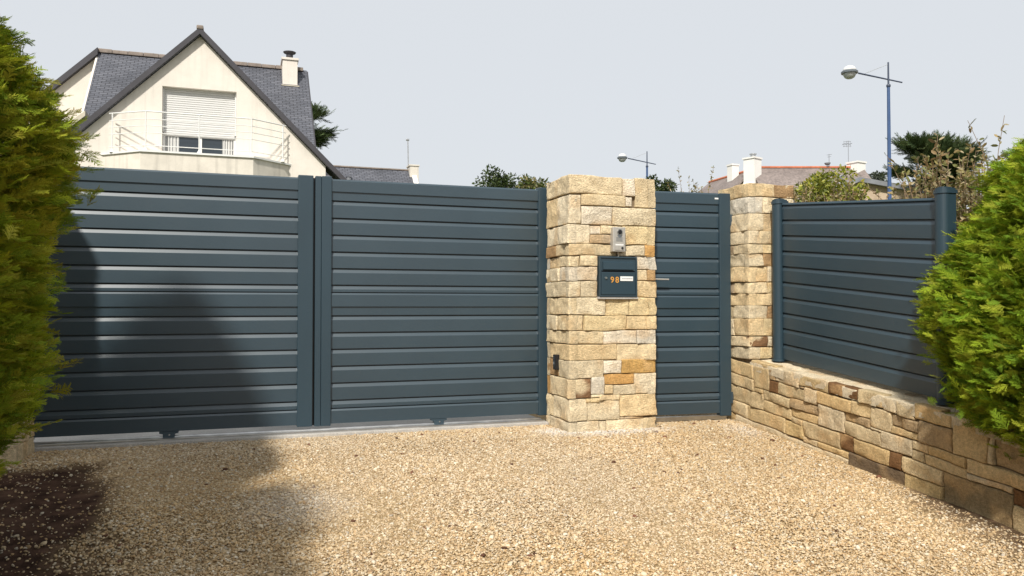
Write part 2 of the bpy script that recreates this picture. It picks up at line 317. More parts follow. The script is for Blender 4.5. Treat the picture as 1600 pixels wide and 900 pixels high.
# ------------------------------------------------------------------ dry stone
PALETTE = np.array([[.80, .665, .45], [.78, .635, .41], [.77, .62, .39], [.81, .69, .49], [.78, .60, .35], [.75, .63, .43]])
SPECIAL = {'o': (.62, .36, .13), 'b': (.25, .14, .07), 'g': (.76, .69, .56), 'd': (.54, .42, .28), 'w': (.80, .70, .54), 'y': (.78, .62, .36)}
def stone_col(k=None):
    c = np.array(SPECIAL[k]) if k else PALETTE[random.randrange(len(PALETTE))]
    return c*random.uniform(.90, 1.08)
class Masonry:
    def __init__(s): s.V = []; s.F = []; s.C = []; s.n = 0
    def stone(s, org, eu, ev, en, u0, u1, v0, v1, col, depth=.06, res=.016, rough=.0095, r=.0055, gap=.0018, seed=None, wrap=0, stain=None):
        """rough-faced block; u,v span the face, en points out. wrap=1: left edge is a building corner, 2: right edge"""
        seed = random.randrange(9999) if seed is None else seed
        g0 = 0 if wrap == 1 else gap; g1 = 0 if wrap == 2 else gap
        a0, a1, b0, b1 = u0+g0, u1-g1, v0+gap, v1-gap
        if a1-a0 < .012 or b1-b0 < .010: return
        r = min(r, (a1-a0)*.4, (b1-b0)*.4)
        def axis(lo, hi):
            n = max(2, int((hi-lo-2*r)/res)); core = np.linspace(lo+r, hi-r, n+1)
            e = r*(1-np.cos(np.linspace(0, math.pi/2, 4)))[1:-1]*1.0
            e = r*np.array([.12, .45])
            return np.concatenate([[lo], lo+e, core, hi-e[::-1], [hi]])
        A, Bv = axis(a0, a1), axis(b0, b1); U, W = np.meshgrid(A, Bv)
        def fall(x, lo, hi):
            d = np.minimum(x-lo, hi-x); k = np.clip(1-d/r, 0, 1); return 1-np.sqrt(np.clip(1-k*k, 0, 1))
        fu = np.where((U-a0) < (a1-U), 0, 0)
        H = -r*np.clip(fall(U, a0, a1)+fall(W, b0, b1), 0, 1.15)
        q = np.stack([U*1.0, W*1.0, 0*U], -1)+seed*.371
        H = H+rough*(1.1*vnoise(q*9, seed)+.65*vnoise(q*22, seed+1)+.40*vnoise(q*50, seed+2))
        H = H+random.uniform(-.003, .0035)+(U-(a0+a1)/2)*random.uniform(-.03, .03)+(W-(b0+b1)/2)*random.uniform(-.035, .035)
        # wandering outline
        jw = .006*vnoise(np.stack([U*7, W*7, 0*U+1.5], -1), 77); ju = .004*vnoise(np.stack([U*7, W*7, 0*U+8.5], -1), 78)
        U2 = U+ju*(0 if wrap else 1); W2 = W+jw
        ring = np.ones_like(U, bool); ring[1:-1, 1:-1] = False
        base = s.n; ny_, nx_ = U.shape
        P = org+U2[..., None]*eu+W2[..., None]*ev+H[..., None]*en
        s.V.append(P.reshape(-1, 3)); C = np.repeat(col[None], nx_*ny_, 0)
        if stain is not None:
            k = np.clip(.5+2.2*vnoise(q*14, seed+5).reshape(-1)+stain[1], 0, 1)[:, None]; C = C*(1-k)+k*np.array(SPECIAL[stain[0]])
        else:
            k = np.clip(-.30+1.4*vnoise(q*10, seed+6).reshape(-1), 0, .45)[:, None]; C = C*(1-k)+k*np.array([.64, .42, .20])
        s.C.append(C)
        I = base+np.arange(nx_*ny_).reshape(ny_, nx_)
        s.F.append(np.stack([I[:-1, :-1], I[:-1, 1:], I[1:, 1:], I[1:, :-1]], -1).reshape(-1, 4)); s.n += nx_*ny_
        per = np.concatenate([I[0, :], I[1:, -1], I[-1, -2::-1], I[-2:0:-1, 0]])
        pp = P.reshape(-1, 3)[per-base]-en*depth; s.V.append(pp); s.C.append(np.repeat(col[None]*.8, len(pp), 0))
        J = s.n+np.arange(len(pp)); s.F.append(np.stack([per, J, np.roll(J, -1), np.roll(per, -1)], -1)); s.n += len(pp)
    def mesh(s, name): return npmesh(name, np.concatenate(s.V), np.concatenate(s.F), 4, np.concatenate(s.C), True)
ex, ey, ez = np.array([1., 0, 0]), np.array([0, 1., 0]), np.array([0, 0, 1.])
def rows_fill(M, org, eu, ev, en, u0, u1, rows, wmin, wmax, **kw):
    """rows: list of (v0, v1)"""
    for v0, v1 in rows:
        u = u0
        while u < u1-.005:
            wd = random.uniform(wmin, wmax)
            if u1-u-wd < wmin*.7: wd = u1-u
            M.stone(org, eu, ev, en, u, u+wd, v0, v1, stone_col(random.choice([None]*9+['o', 'g', 'd'])), **kw); u += wd

FRONT = [
    (0, 0.435, 1.723, 1.86, '', 0.46) ,
    (0.436, 0.539, 1.72, 1.851, 'w', 0) ,
    (0.542, 0.71, 1.64, 1.858, '', 0) ,
    (0, 0.096, 1.499, 1.713, '', 0.22) ,
    (0.101, 0.458, 1.636, 1.723, '', 0) ,
    (0.459, 0.516, 1.642, 1.717, 'w', 0) ,
    (0.101, 0.346, 1.497, 1.631, 'w', 0) ,
    (0.35, 0.71, 1.499, 1.633, '', 0) ,
    (0, 0.17, 1.355, 1.495, '', 0.46) ,
    (0.173, 0.258, 1.427, 1.489, 'w', 0) ,
    (0.258, 0.435, 1.429, 1.493, '', 0) ,
    (0.171, 0.435, 1.357, 1.426, 'd', 0) ,
    (0.435, 0.71, 1.355, 1.496, 'y', 0) ,
    (0, 0.389, 1.267, 1.354, '', 0.24) ,
    (0.391, 0.621, 1.268, 1.35, '', 0) ,
    (0.621, 0.71, 1.269, 1.354, 'o', 0) ,
    (0, 0.083, 1.184, 1.264, '', 0.46) ,
    (0.087, 0.231, 1.186, 1.267, '', 0) ,
    (0.538, 0.71, 1.169, 1.268, 'g', 0) ,
    (0, 0.227, 1.08, 1.183, 'w', 0.2) ,
    (0.537, 0.64, 1.085, 1.167, '', 0) ,
    (0.64, 0.71, 1.086, 1.168, 'b2', 0) ,
    (0, 0.088, 0.962, 1.077, '', 0.46) ,
    (0.092, 0.226, 0.96, 1.078, '', 0) ,
    (0.537, 0.71, 0.96, 1.083, '', 0) ,
    (0, -0.013, 0.828, 0.957, '', 0.46) ,
    (-0.009, 0.293, 0.826, 0.958, '', 0) ,
    (0.295, 0.485, 0.822, 0.957, 'y', 0) ,
    (0.487, 0.71, 0.821, 0.958, 'y', 0) ,
    (0, 0.113, 0.713, 0.824, '', 0.24) ,
    (0.117, 0.464, 0.712, 0.823, 'y', 0) ,
    (0.466, 0.63, 0.716, 0.818, '', 0) ,
    (0.63, 0.71, 0.715, 0.817, '', 0) ,
    (0, 0.275, 0.615, 0.711, '', 0.46) ,
    (0.277, 0.548, 0.611, 0.711, 'w', 0) ,
    (0.552, 0.71, 0.609, 0.714, 'g', 0) ,
    (0, 0.385, 0.495, 0.611, '', 0.46) ,
    (0.386, 0.71, 0.487, 0.607, '', 0) ,
    (0, 0.278, 0.364, 0.495, '', 0.2) ,
    (0.279, 0.421, 0.392, 0.489, 'w', 0) ,
    (0.423, 0.71, 0.39, 0.495, 'o2', 0) ,
    (0, 0.172, 0.22, 0.362, 'stain', 0.46) ,
    (0.176, 0.286, 0.242, 0.371, 'g', 0) ,
    (0.175, 0.286, 0.219, 0.242, '', 0) ,
    (0.285, 0.527, 0.312, 0.39, 'o', 0) ,
    (0.289, 0.357, 0.242, 0.311, '', 0) ,
    (0.359, 0.538, 0.234, 0.309, '', 0) ,
    (0.529, 0.71, 0.233, 0.39, '', 0) ,
    (0, 0.144, 0.053, 0.217, '', 0.3) ,
    (0.132, 0.242, 0.183, 0.216, 'y', 0) ,
    (0.243, 0.408, 0.195, 0.237, '', 0) ,
    (0.146, 0.408, 0.05, 0.195, '', 0) ,
    (0.408, 0.71, 0.071, 0.232, '', 0) ,
    (0, 0.237, -0.033, 0.049, '', 0.46) ,
    (0.24, 0.296, -0.042, 0.046, '', 0) ,
    (0.297, 0.602, -0.051, 0.052, '', 0) ,
    (0.408, 0.602, 0.051, 0.071, 'd', 0) ,
    (0.602, 0.71, -0.062, 0.057, '', 0) ,
]
WALL = [
    (-0.247, 0.04, 0.351, 0.44, '') ,
    (-0.248, 0.006, 0.249, 0.318, '') ,
    (-0.25, 0.004, 0.124, 0.21, '') ,
    (-0.251, -0.038, 0.015, 0.1, '') ,
    (0.008, 0.306, 0.444, 0.479, '') ,
    (0.046, 0.232, 0.293, 0.409, '') ,
    (0.236, 0.305, 0.375, 0.424, 'd') ,
    (0.238, 0.337, 0.29, 0.353, 'b') ,
    (0.306, 0.571, 0.376, 0.469, 'w') ,
    (0.572, 0.868, 0.398, 0.465, '') ,
    (0.869, 1.005, 0.396, 0.472, 'b') ,
    (0.34, 0.62, 0.29, 0.358, '') ,
    (0.625, 0.749, 0.304, 0.37, 'w') ,
    (0.754, 1.072, 0.309, 0.377, '') ,
    (0.009, 0.163, 0.132, 0.235, '') ,
    (0.155, 0.464, 0.214, 0.26, '') ,
    (0.469, 0.763, 0.225, 0.27, 'd') ,
    (-0.037, 0.418, 0.03, 0.11, '') ,
    (0.168, 0.484, 0.126, 0.183, '') ,
    (0.485, 0.77, 0.155, 0.196, '') ,
    (0.487, 0.606, 0.114, 0.144, '') ,
    (0.425, 0.605, 0.024, 0.104, 'y') ,
    (0.609, 0.968, 0.049, 0.132, '') ,
    (0.769, 1.016, 0.162, 0.285, 'w') ,
    (1.011, 1.145, 0.401, 0.473, 'b') ,
    (1.146, 1.346, 0.392, 0.48, '') ,
    (1.08, 1.239, 0.319, 0.393, '') ,
    (1.239, 1.412, 0.27, 0.38, '') ,
    (1.02, 1.233, 0.26, 0.295, 'd') ,
    (1.018, 1.331, 0.158, 0.232, '') ,
    (0.972, 1.092, 0.066, 0.148, 'b') ,
    (1.096, 1.401, 0.076, 0.136, '') ,
    (1.401, 1.492, 0.058, 0.129, 'b') ,
    (1.332, 1.574, 0.169, 0.25, 'w') ,
    (1.347, 1.448, 0.391, 0.455, 'w') ,
    (1.452, 1.587, 0.381, 0.466, '') ,
    (1.414, 1.493, 0.323, 0.379, 'd') ,
    (1.589, 1.777, 0.394, 0.485, '') ,
    (1.493, 1.616, 0.332, 0.372, 'd') ,
    (1.415, 1.613, 0.277, 0.301, '') ,
    (1.618, 1.852, 0.271, 0.367, 'd') ,
    (1.572, 1.681, 0.216, 0.255, '') ,
    (1.684, 1.911, 0.212, 0.255, '') ,
    (1.563, 1.654, 0.143, 0.199, '') ,
    (1.652, 1.939, 0.15, 0.197, '') ,
    (1.493, 1.778, 0.054, 0.142, '') ,
    (1.509, 1.777, -0.014, 0.045, 'y') ,
    (1.784, 2.215, -0.003, 0.127, 'd2') ,
    (1.055, 1.511, -0.014, 0.051, 'd3') ,
    (1.94, 2.283, 0.189, 0.232, '') ,
    (1.851, 1.922, 0.268, 0.308, '') ,
    (2.211, 2.301, 0.108, 0.172, 'b') ,
    (2.225, 2.367, -0.01, 0.086, '') ,
    (-0.041, 0.443, -0.019, 0.003, 'w') ,
    (0.443, 0.968, 0.011, -0.019, 'w') ,
    (0.905, 1.058, -0.014, 0.034, '') ,
]
SPECIAL.update(b2=(.44, .28, .14), d2=(.40, .325, .21), d3=(.21, .16, .115), o2=(.60, .37, .13))
PX0, PX1, PY0, PY1 = 2.28, 2.99, 5.34, 5.785
def pillar(name, label, core, top):
    t = thing(name, label, 'pillar', ((core[0]+core[1])/2, (core[2]+core[3])/2, 0))
    b = BM(); i = .022; box(b, core[0]+i, core[1]-i, core[2]+i, core[3]-i, -.25, top-.012, .004); obj('mortar_core', b, MORTAR, t)
    return t
t = pillar('stone_pillar', 'tall honey stone gate pillar holding the letterbox, between grey gate and narrow gate', (PX0, PX1, PY0, PY1), 1.86)
M = Masonry(); o = np.array([PX0, PY0, 0]); oR = np.array([PX1, PY0, 0]); oB = np.array([PX0, PY1, 0])
for x0, x1, z0, z1, k, s in FRONT:
    random.seed(int(x0*1000+z0*7000)+5)
    st = ('b', .15) if k == 'stain' else None; kk = None if k in ('', 'stain') else k
    c = stone_col(kk); wr = 1 if x0 < .02 else (2 if x1 > .705 else 0)
    if x1-x0 > .03: M.stone(o, ex, ez, -ey, 0 if wr == 1 else x0, x1, z0, z1, c, wrap=wr, stain=st)
    if s:
        e = PY1-PY0; s = min(s, e)
        M.stone(o, ey, ez, -ex, 0, e if e-s < .05 else s, z0, z1, c, wrap=1)
        if e-s >= .05: M.stone(o, ey, ez, -ex, s, e, z0, z1, stone_col(random.choice([None, None, 'b2', 'd'])), wrap=2)
    if wr == 2: M.stone(oR, ey, ez, ex, 0, PY1-PY0, z0, z1, c, wrap=1)
rows = [(-.05, .05), (.05, .22), (.22, .36), (.36, .495), (.495, .61), (.61, .712), (.712, .825), (.825, .96), (.96, 1.08), (1.08, 1.18), (1.18, 1.265), (1.265, 1.355), (1.355, 1.495), (1.495, 1.64), (1.64, 1.72), (1.72, 1.858)]
rows_fill(M, oB, ex, ez, ey, 0, PX1-PX0, rows, .14, .34)
link_mesh('stonework', M.mesh('stonework'), STONE, t)

# ---- second pillar and the low wall that runs from it towards the camera
QX0, QX1, QY0, QY1 = 3.77, 4.19, 5.255, 5.68
t = pillar('stone_pillar', 'slimmer stone gate pillar behind the grey fence post, its flat capstones wider than the narrow gate post', (QX0, QX1, QY0, QY1), 1.86)
M = Masonry(); random.seed(42)
o = np.array([QX0, QY0, 0]); oR = np.array([QX1, QY0, 0]); oB = np.array([QX0, QY1, 0])
rows = [(.48, .57), (.575, .655), (.66, .795), (.795, .896), (.896, .996), (.996, 1.08), (1.085, 1.206), (1.206, 1.306), (1.306, 1.382), (1.385, 1.487), (1.487, 1.622), (1.625, 1.752), (1.757, 1.86)]
for n_, (z0, z1) in enumerate(rows):
    z0 -= .002; kw = {}
    c = stone_col('g' if n_ == 11 else None); e = QY1-QY0; f = QX1-QX0
    sp = random.choice([.20, .26, .42]); M.stone(o, ey, ez, -ex, 0, sp, z0, z1, c, wrap=1)
    if sp < e-.05: M.stone(o, ey, ez, -ex, sp, e, z0, z1, stone_col(random.choice([None, 'w', 'd'])), wrap=2)
    sp = random.choice([.10, .13, .17, .24]); sp = .24 if n_ == 12 else sp
    st = ('b', .6) if n_ == 1 else None
    M.stone(o, ex, ez, -ey, 0, sp, z0, z1, c, wrap=1, stain=st); M.stone(o, ex, ez, -ey, sp, f, z0, z1, stone_col(random.choice([None, 'b2', 'y'])), wrap=2)
rows_fill(M, oR, ey, ez, ex, 0, QY1-QY0, rows, .2, .4); rows_fill(M, oB, ex, ez, ey, 0, QX1-QX0, rows, .14, .3)
for z0, z1 in ((.40, .48), (.30, .40), (.20, .30), (.10, .20), (-.05, .10)):
    M.stone(oB, ex, ez, ey, 0, QX1-QX0, z0, z1, stone_col()); M.stone(oR, ey, ez, ex, 0, QY1-QY0, z0, z1, stone_col())
# ---- the stones below are shared out: Y > 5.255 belongs to the pillar, the rest to the wall
def grow(T, u0, u1, v0, v1):
    """let measured stones grow until they meet their neighbours"""
    B = np.array([[a, b, min(c, d), max(c, d)] for a, b, c, d, _ in T])
    for i in range(len(B)):                                   # pull in overlaps first
        for j in range(len(B)):
            if i == j: continue
            ou = min(B[i, 1], B[j, 1])-max(B[i, 0], B[j, 0]); ov = min(B[i, 3], B[j, 3])-max(B[i, 2], B[j, 2])
            if ou > 0 and ov > 0:
                if ou < ov*1.5:
                    m = (max(B[i, 0], B[j, 0])+min(B[i, 1], B[j, 1]))/2
                    if B[i, 0]+B[i, 1] < B[j, 0]+B[j, 1]: B[i, 1] = min(B[i, 1], m); B[j, 0] = max(B[j, 0], m)
                    else: B[i, 0] = max(B[i, 0], m); B[j, 1] = min(B[j, 1], m)
                else:
                    m = (max(B[i, 2], B[j, 2])+min(B[i, 3], B[j, 3]))/2
                    if B[i, 2]+B[i, 3] < B[j, 2]+B[j, 3]: B[i, 3] = min(B[i, 3], m); B[j, 2] = max(B[j, 2], m)
                    else: B[i, 2] = max(B[i, 2], m); B[j, 3] = min(B[j, 3], m)
    st = .0025
    for _ in range(60):
        for i in range(len(B)):
            for k, sg in ((2, -1), (3, 1), (0, -1), (1, 1)):
                q = B[i].copy(); q[k] += sg*st
                if q[0] < u0 or q[1] > u1 or q[2] < v0 or q[3] > v1: continue
                o_ = np.delete(B, i, 0)
                if np.any((np.minimum(q[1], o_[:, 1])-np.maximum(q[0], o_[:, 0]) > 1e-4) & (np.minimum(q[3], o_[:, 3])-np.maximum(q[2], o_[:, 2]) > 1e-4)): continue
                B[i] = q
    occ = []
    for _ in range(40):                                       # small wedge stones fill what is left open
        best = None; A_ = np.array(list(B)+occ)
        for u in np.arange(u0, u1, .02):
            for v in np.arange(v0, v1-.02, .01):
                if np.any((A_[:, 0] <= u+1e-6) & (A_[:, 1] > u+1e-6) & (A_[:, 2] <= v+1e-6) & (A_[:, 3] > v+1e-6)): continue
                q = [u, u+.01, v, v+.01]
                for k, sg, lim in ((1, 1, u1), (3, 1, v1), (0, -1, u0), (2, -1, v0)):
                    while abs(q[k]-lim) > .006 and (q[1]-q[0] < .30):
                        q2 = list(q); q2[k] += sg*.005
                        if np.any((np.minimum(q2[1], A_[:, 1])-np.maximum(q2[0], A_[:, 0]) > 1e-4) & (np.minimum(q2[3], A_[:, 3])-np.maximum(q2[2], A_[:, 2]) > 1e-4)): break
                        q = q2
                if min(q[1]-q[0], q[3]-q[2]) > .014 and (best is None or (q[1]-q[0])*(q[3]-q[2]) > (best[1]-best[0])*(best[3]-best[2])): best = q
        if best is None: break
        occ.append(best)
    for q in occ: T.append((0, 0, 0, 0, random.choice(['', 'd', 'w'])))
    return np.array(list(B)+occ)
WB = grow(WALL, -.425, 2.42, -.05, .470)
t_pillar2 = t
wl = thing('low_stone_wall', 'low sloping wall of honey coloured rubble stone carrying the grey fence panel', 'wall', (3.95, 3.5, 0))
MW = Masonry(); ewu = np.array([0, -1., -.1]); ow = np.array([QX0, QY0, 0])
for (a, b_, c, d), row in zip(WB, WALL):
    random.seed(int(a*5000+c*900)+3); k = row[4] or None
    col = stone_col(k)*np.array([.80, .74, .63])
    if (a+b_)/2 < 0: M.stone(ow, ewu, ez, -ex, a, b_, c, d, col, r=.008)
    else: MW.stone(ow, ewu, ez, -ex, a, b_, c, d, col, r=.008)
random.seed(77)
rows_fill(MW, ow, ewu, ez, -ex, 2.42, 6.2, [(-.04, .13), (.13, .25), (.25, .36), (.36, .47)], .18, .5, r=.008)
# coping stones: the flat top of the wall
for a in np.arange(.0, 6.0, .43):
    for q0, q1 in ((0, .21), (.21, .42)):
        MW.stone(np.array([QX0, QY0, .468]), ewu, ex, ez, a, a+.43, q0, q1, stone_col('w')*np.array([.9, .87, .8]), rough=.006, r=.006, res=.02)
link_mesh('stonework', M.mesh('stonework'), STONE, t_pillar2)
link_mesh('stonework', MW.mesh('stonework'), STONE, wl)
b = BM(); b2 = [(5.25, -.4), (5.25, .455), (-.95, -.165), (-.95, -1.0)]
prism(b, [(y, z) for y, z in b2], 'X', QX0+.024, QX0+.42); obj('mortar_core', b, MORTAR, wl)

# ---- third pillar, left end of the gate, mostly behind the conifer
t = pillar('stone_pillar', 'stone gate pillar at the far left, nearly hidden behind the dark conifer', (-1.93, -1.215, 5.30, 5.72), 1.86)
M = Masonry(); random.seed(9); o = np.array([-1.93, 5.30, 0]); rows = [(a-.05, a+.075) for a in np.arange(0, 1.80, .125)]
rows_fill(M, o, ex, ez, -ey, 0, .715, rows, .14, .36); rows_fill(M, np.array([-1.215, 5.30, 0]), ey, ez, ex, 0, .42, rows, .2, .42)
rows_fill(M, o, ey, ez, -ex, 0, .42, rows, .2, .42); rows_fill(M, np.array([-1.93, 5.72, 0]), ex, ez, ey, 0, .715, rows, .14, .36)
link_mesh('stonework', M.mesh('stonework'), STONE, t)

# ------------------------------------------------------------------ grey gates and fence
def slats(bm, x0, x1, yf, rows, sh=0.):
    """interlocking boards with a bevelled upper edge: one profile swept along x"""
    prof = []
    for z0, z1, bev in rows:
        prof += [(yf+.026, z0), (yf+.026, z0+.008), (yf, z0+.009)]
        if bev: prof += [(yf, z1-.026), (yf+.001, z1-.0245), (yf+.011, z1-.001), (yf+.026, z1)]
        else: prof += [(yf, z1)]
    prof += [(yf+.040, rows[-1][1]), (yf+.040, rows[0][0])]
    A = [bm.verts.new((x0, y, z-sh*x0)) for y, z in prof]; B = [bm.verts.new((x1, y, z-sh*x1)) for y, z in prof]
    bm.faces.new(A); bm.faces.new(B[::-1])
    for i in range(len(prof)):
        j = (i+1) % len(prof); bm.faces.new((A[i], A[j], B[j], B[i]))
ROWS = [(.150, .209, 1), (.209, .333, 1), (.333, .455, 1), (.455, .577, 1), (.577, .697, 1), (.697, .819, 1), (.819, .890, 0)]
ROWS2 = [(.987, 1.041, 1), (1.041, 1.161, 1), (1.161, 1.282, 1), (1.282, 1.405, 1), (1.405, 1.527, 1), (1.527, 1.653, 1), (1.653, 1.724, 0)]
def rail(bm, x0, x1, yf, z0, z1):
    pr = [(yf+.045, z0), (yf, z0+.002), (yf, z1-.012), (yf+.008, z1), (yf+.045, z1)]
    prism(bm, pr, 'X', x0, x1)
def gate_fill(t, x0, x1, yf, world=True):
    b = BM(); slats(b, x0, x1, yf+.010, ROWS); obj('slat_panel', b, PAINT, t, world=world)
    b = BM(); slats(b, x0, x1, yf+.010, ROWS2); obj('slat_panel', b, PAINT, t, world=world)
    for z0, z1 in ((.047, .151), (.889, .988), (1.723, 1.815)):
        b = BM(); rail(b, x0, x1, yf, z0, z1); obj('rail', b, PAINT, t, world=world)
g1 = thing('sliding_gate', 'wide anthracite sliding gate leaf at the left, partly in shadow beside the conifer', 'gate', (-.45, 5.86, 0), 0, 'two leaves of the driveway gate')
gate_fill(g1, -1.245, .396, 5.842)
b = BM(); box(b, -1.34, -1.246, 5.832, 5.90, .030, 1.83, .004); obj('stile', b, PAINT, g1)
b = BM(); box(b, .396, .502, 5.830, 5.90, .036, 1.832, .006); obj('stile', b, PAINT_P, g1)
g2 = thing('sliding_gate', 'wide anthracite sliding gate leaf in the middle, ending at the big stone pillar', 'gate', (1.4, 5.86, 0), 0, 'two leaves of the driveway gate')
gate_fill(g2, .631, 2.230, 5.842)
b = BM(); box(b, .516, .559, 5.836, 5.895, .034, 1.831, .004); obj('cover_strip', b, PAINT_P, g2)
b = BM(); box(b, .5605, .631, 5.830, 5.90, .034, 1.832, .005); obj('stile', b, PAINT_P, g2)
b = BM(); box(b, 2.230, 2.325, 5.832, 5.90, .036, 1.83, .006); obj('stile', b, PAINT_P, g2)
b = BM(); box(b, .503, .515, 5.87, 5.89, .04, 1.82); obj('groove_shade_strip', b, BLACK, g2)  # black strip standing in for the shade in the groove between the leaves
for g, x in ((g1, -.44), (g2, 1.43)):
    b = BM(); prism(b, [(x-.06, .047), (x-.06, .036), (x-.037, .030), (x-.037, .006), (x+.037, .006), (x+.037, .030), (x+.06, .036), (x+.06, .047)], 'Y', 5.838, 5.885)
    k = obj('wheel_bracket', b, PAINT, g)
    b = BM(); tube(b, (x+.004, 5.831, .026), (x+.004, 5.838, .026), .0055, n=8); obj('bolt', b, STEEL, k)
# pedestrian gate: hinged on the slim pillar, a hand's width ajar
pg = thing('pedestrian_gate', 'narrow anthracite slatted gate slightly ajar between the two stone pillars', 'gate', (3.752, 5.50, -.012), R(-5.0))
gate_fill(pg, -.705, -.098, -.02, world=False)
b = BM(); box(b, -.098, 0, -.030, .04, .025, 1.815, .006); obj('stile', b, PAINT_P, pg, world=False)
b = BM(); box(b, -.775, -.7055, -.030, .04, .025, 1.815, .006); obj('stile', b, PAINT_P, pg, world=False)
b = BM(); box(b, -.135, -.103, -.0225, -.0205, 1.765, 1.777, .0005); obj('sticker', b, LABELW, pg, world=False)
for z in (1.60, .17):
    b = BM(); tube(b, (.012, -.012, z-.045), (.012, -.012, z+.045), .016, n=14); box(b, -.004, .022, .0, .02, z-.03, z+.03); obj('hinge', b, PAINT, pg, world=False)
b = BM(); tube(b, (-.745, -.030, 1.115), (-.745, -.075, 1.115), .008); tube(b, (-.748, -.072, 1.117), (-.562, -.072, 1.114), .0065, .006); box(b, -.762, -.728, -.034, -.0295, 1.02, 1.18, .002)
obj('lever_handle', b, ALU, pg, world=False)
b = BM(); box(b, -.745, -.035, -.012, .02, -.002, .030); obj('bottom_seal', b, STEEL, pg, world=False)
# fence panel on the low wall
fe = thing('fence_panel', 'anthracite slatted fence panel with two round-fronted posts on the low stone wall', 'fence', (3.965, 5.16, .472), R(-90))
b = BM(); z = .012; rows = [(z+i*.1195, z+(i+1)*.1195, 1) for i in range(10)]; slats(b, .055, 1.49, 0, rows, .1); obj('slat_panel', b, PAINT, fe, world=False)
b = BM(); pr = [(-.002, z+1.1955), (-.002, z+1.2), (.006, z+1.212), (.036, z+1.212), (.036, z+1.1955)]
A = [b.verts.new((.055, y, q-.0055)) for y, q in pr]; B = [b.verts.new((1.49, y, q-.149)) for y, q in pr]; b.faces.new(A); b.faces.new(B[::-1])
for i in range(5): b.faces.new((A[i], A[(i+1) % 5], B[(i+1) % 5], B[i]))
obj('top_trim', b, PAINT_P, fe, world=False)
def fence_post(x, h):
    def outline(e):
        w_ = .043+e; pts = [(x-w_, .055+e), (x-w_, -.005)]
        pts += [(x-w_*math.cos(a), -.005-(.040+e)*math.sin(a)) for a in np.linspace(.12, math.pi-.12, 13)]
        return pts+[(x+w_, -.005), (x+w_, .055+e)]
    z0 = -.1*x
    b = BM(); prism(b, outline(0), 'Z', z0+.004, z0+h); p = obj('post', b, PAINT_P, fe, world=False)
    b = BM(); prism(b, outline(.006), 'Z', z0+h+.001, z0+h+.022); prism(b, outline(-.002), 'Z', z0+h+.0225, z0+h+.034); prism(b, outline(-.016), 'Z', z0+h+.0345, z0+h+.041); obj('post_cap', b, PAINT_P, p, world=False)
    b = BM(); prism(b, outline(.010), 'Z', z0-.004, z0+.012); obj('post_foot', b, PAINT_P, p, world=False)
fence_post(.005, 1.215); fence_post(1.535, 1.245)

# ------------------------------------------------------------------ letterbox, intercom, photocell
YF = 5.318
lb = thing('letterbox', 'anthracite letterbox number 98 set into the big stone pillar', 'letterbox', (2.668, 5.34, .966))
b = BM(); box(b, 2.515, 2.822, YF+.006, 5.55, .966, 1.260, .003); obj('body', b, PAINT, lb)
b = BM()
for q in ((2.513, 2.824, 1.250, 1.262), (2.513, 2.824, .963, .974), (2.513, 2.524, .9745, 1.2495), (2.813, 2.824, .9745, 1.2495)): box(b, q[0], q[1], YF-.002, YF+.02, q[2], q[3], .002)
obj('frame', b, PAINT, lb)
b = BM(); box(b, 2.528, 2.808, YF-.003, YF+.01, .978, 1.146, .004); dr = obj('door', b, PAINT_P, lb)
b = BM(); prism(b, [(YF+.005, 1.226), (YF-.006, 1.219), (YF-.010, 1.166), (YF+.005, 1.161)], 'X', 2.541, 2.788); obj('flap', b, PAINT_P, lb)
b = BM(); box(b, 2.532, 2.806, YF+.001, YF+.005, 1.148, 1.156); obj('slot_shadow_gap', b, DARK, lb)
b = BM(); tube(b, (2.563, YF-.003, 1.102), (2.563, YF-.012, 1.102), .0095, .0085, n=16); obj('lock', b, STEEL, dr)
b = BM(); box(b, 2.681, 2.786, YF-.0065, YF-.0032, 1.081, 1.115, .001); pl = obj('name_plate', b, LABELW, dr)
b = BM(); x = 2.694
while x < 2.772:                                        # an unreadable grey line of small type
    wd = random.uniform(.004, .009); box(b, x, x+wd, YF-.0075, YF-.0066, 1.095, 1.102); x += wd+.003
obj('lettering', b, mat('grey_ink', (.25, .25, .26)), pl)
def text(txt, x, z, size, y, m, name, parent, dep=.0012, xs=1):
    cu = bpy.data.curves.new('txt', 'FONT'); cu.body = txt; cu.size = size; cu.extrude = dep; cu.offset = size*.012; cu.resolution_u = 6
    o = bpy.data.objects.new('txt', cu); COL.objects.link(o); dg = bpy.context.evaluated_depsgraph_get()
    me = bpy.data.meshes.new_from_object(o.evaluated_get(dg)); bpy.data.objects.remove(o); bpy.data.curves.remove(cu)
    me.materials.clear(); me.transform(Matrix.Translation((x, y, z)) @ Matrix.Rotation(R(90), 4, 'X') @ Matrix.Diagonal((xs, 1, 1, 1)))
    return link_mesh(name, me, m, parent)
text('9', 2.600, 1.068, .062, YF-.0045, GOLD, 'number_nine', dr); text('8', 2.640, 1.068, .062, YF-.0045, GOLD, 'number_eight', dr)
b = BM(); box(b, 2.505, 2.835, 5.322, 5.40, .946, .9625, .004); obj('mortar_sill', b, CONC, lb)
ic = thing('intercom', 'slim metal video intercom above the letterbox on the stone pillar', 'intercom', (2.666, 5.34, 1.30))
b = BM(); box(b, 2.613, 2.717, 5.296, 5.345, 1.297, 1.480, .006); obj('housing', b, ALU, ic)
b = BM(); tube(b, (2.669, 5.2965, 1.443), (2.669, 5.290, 1.443), .0235, .0215, n=24); lr = obj('lens_ring', b, STEEL, ic)
b = BM(); tube(b, (2.669, 5.2905, 1.443), (2.669, 5.286, 1.443), .0175, .013, n=24); obj('camera_lens', b, BLACK, lr)
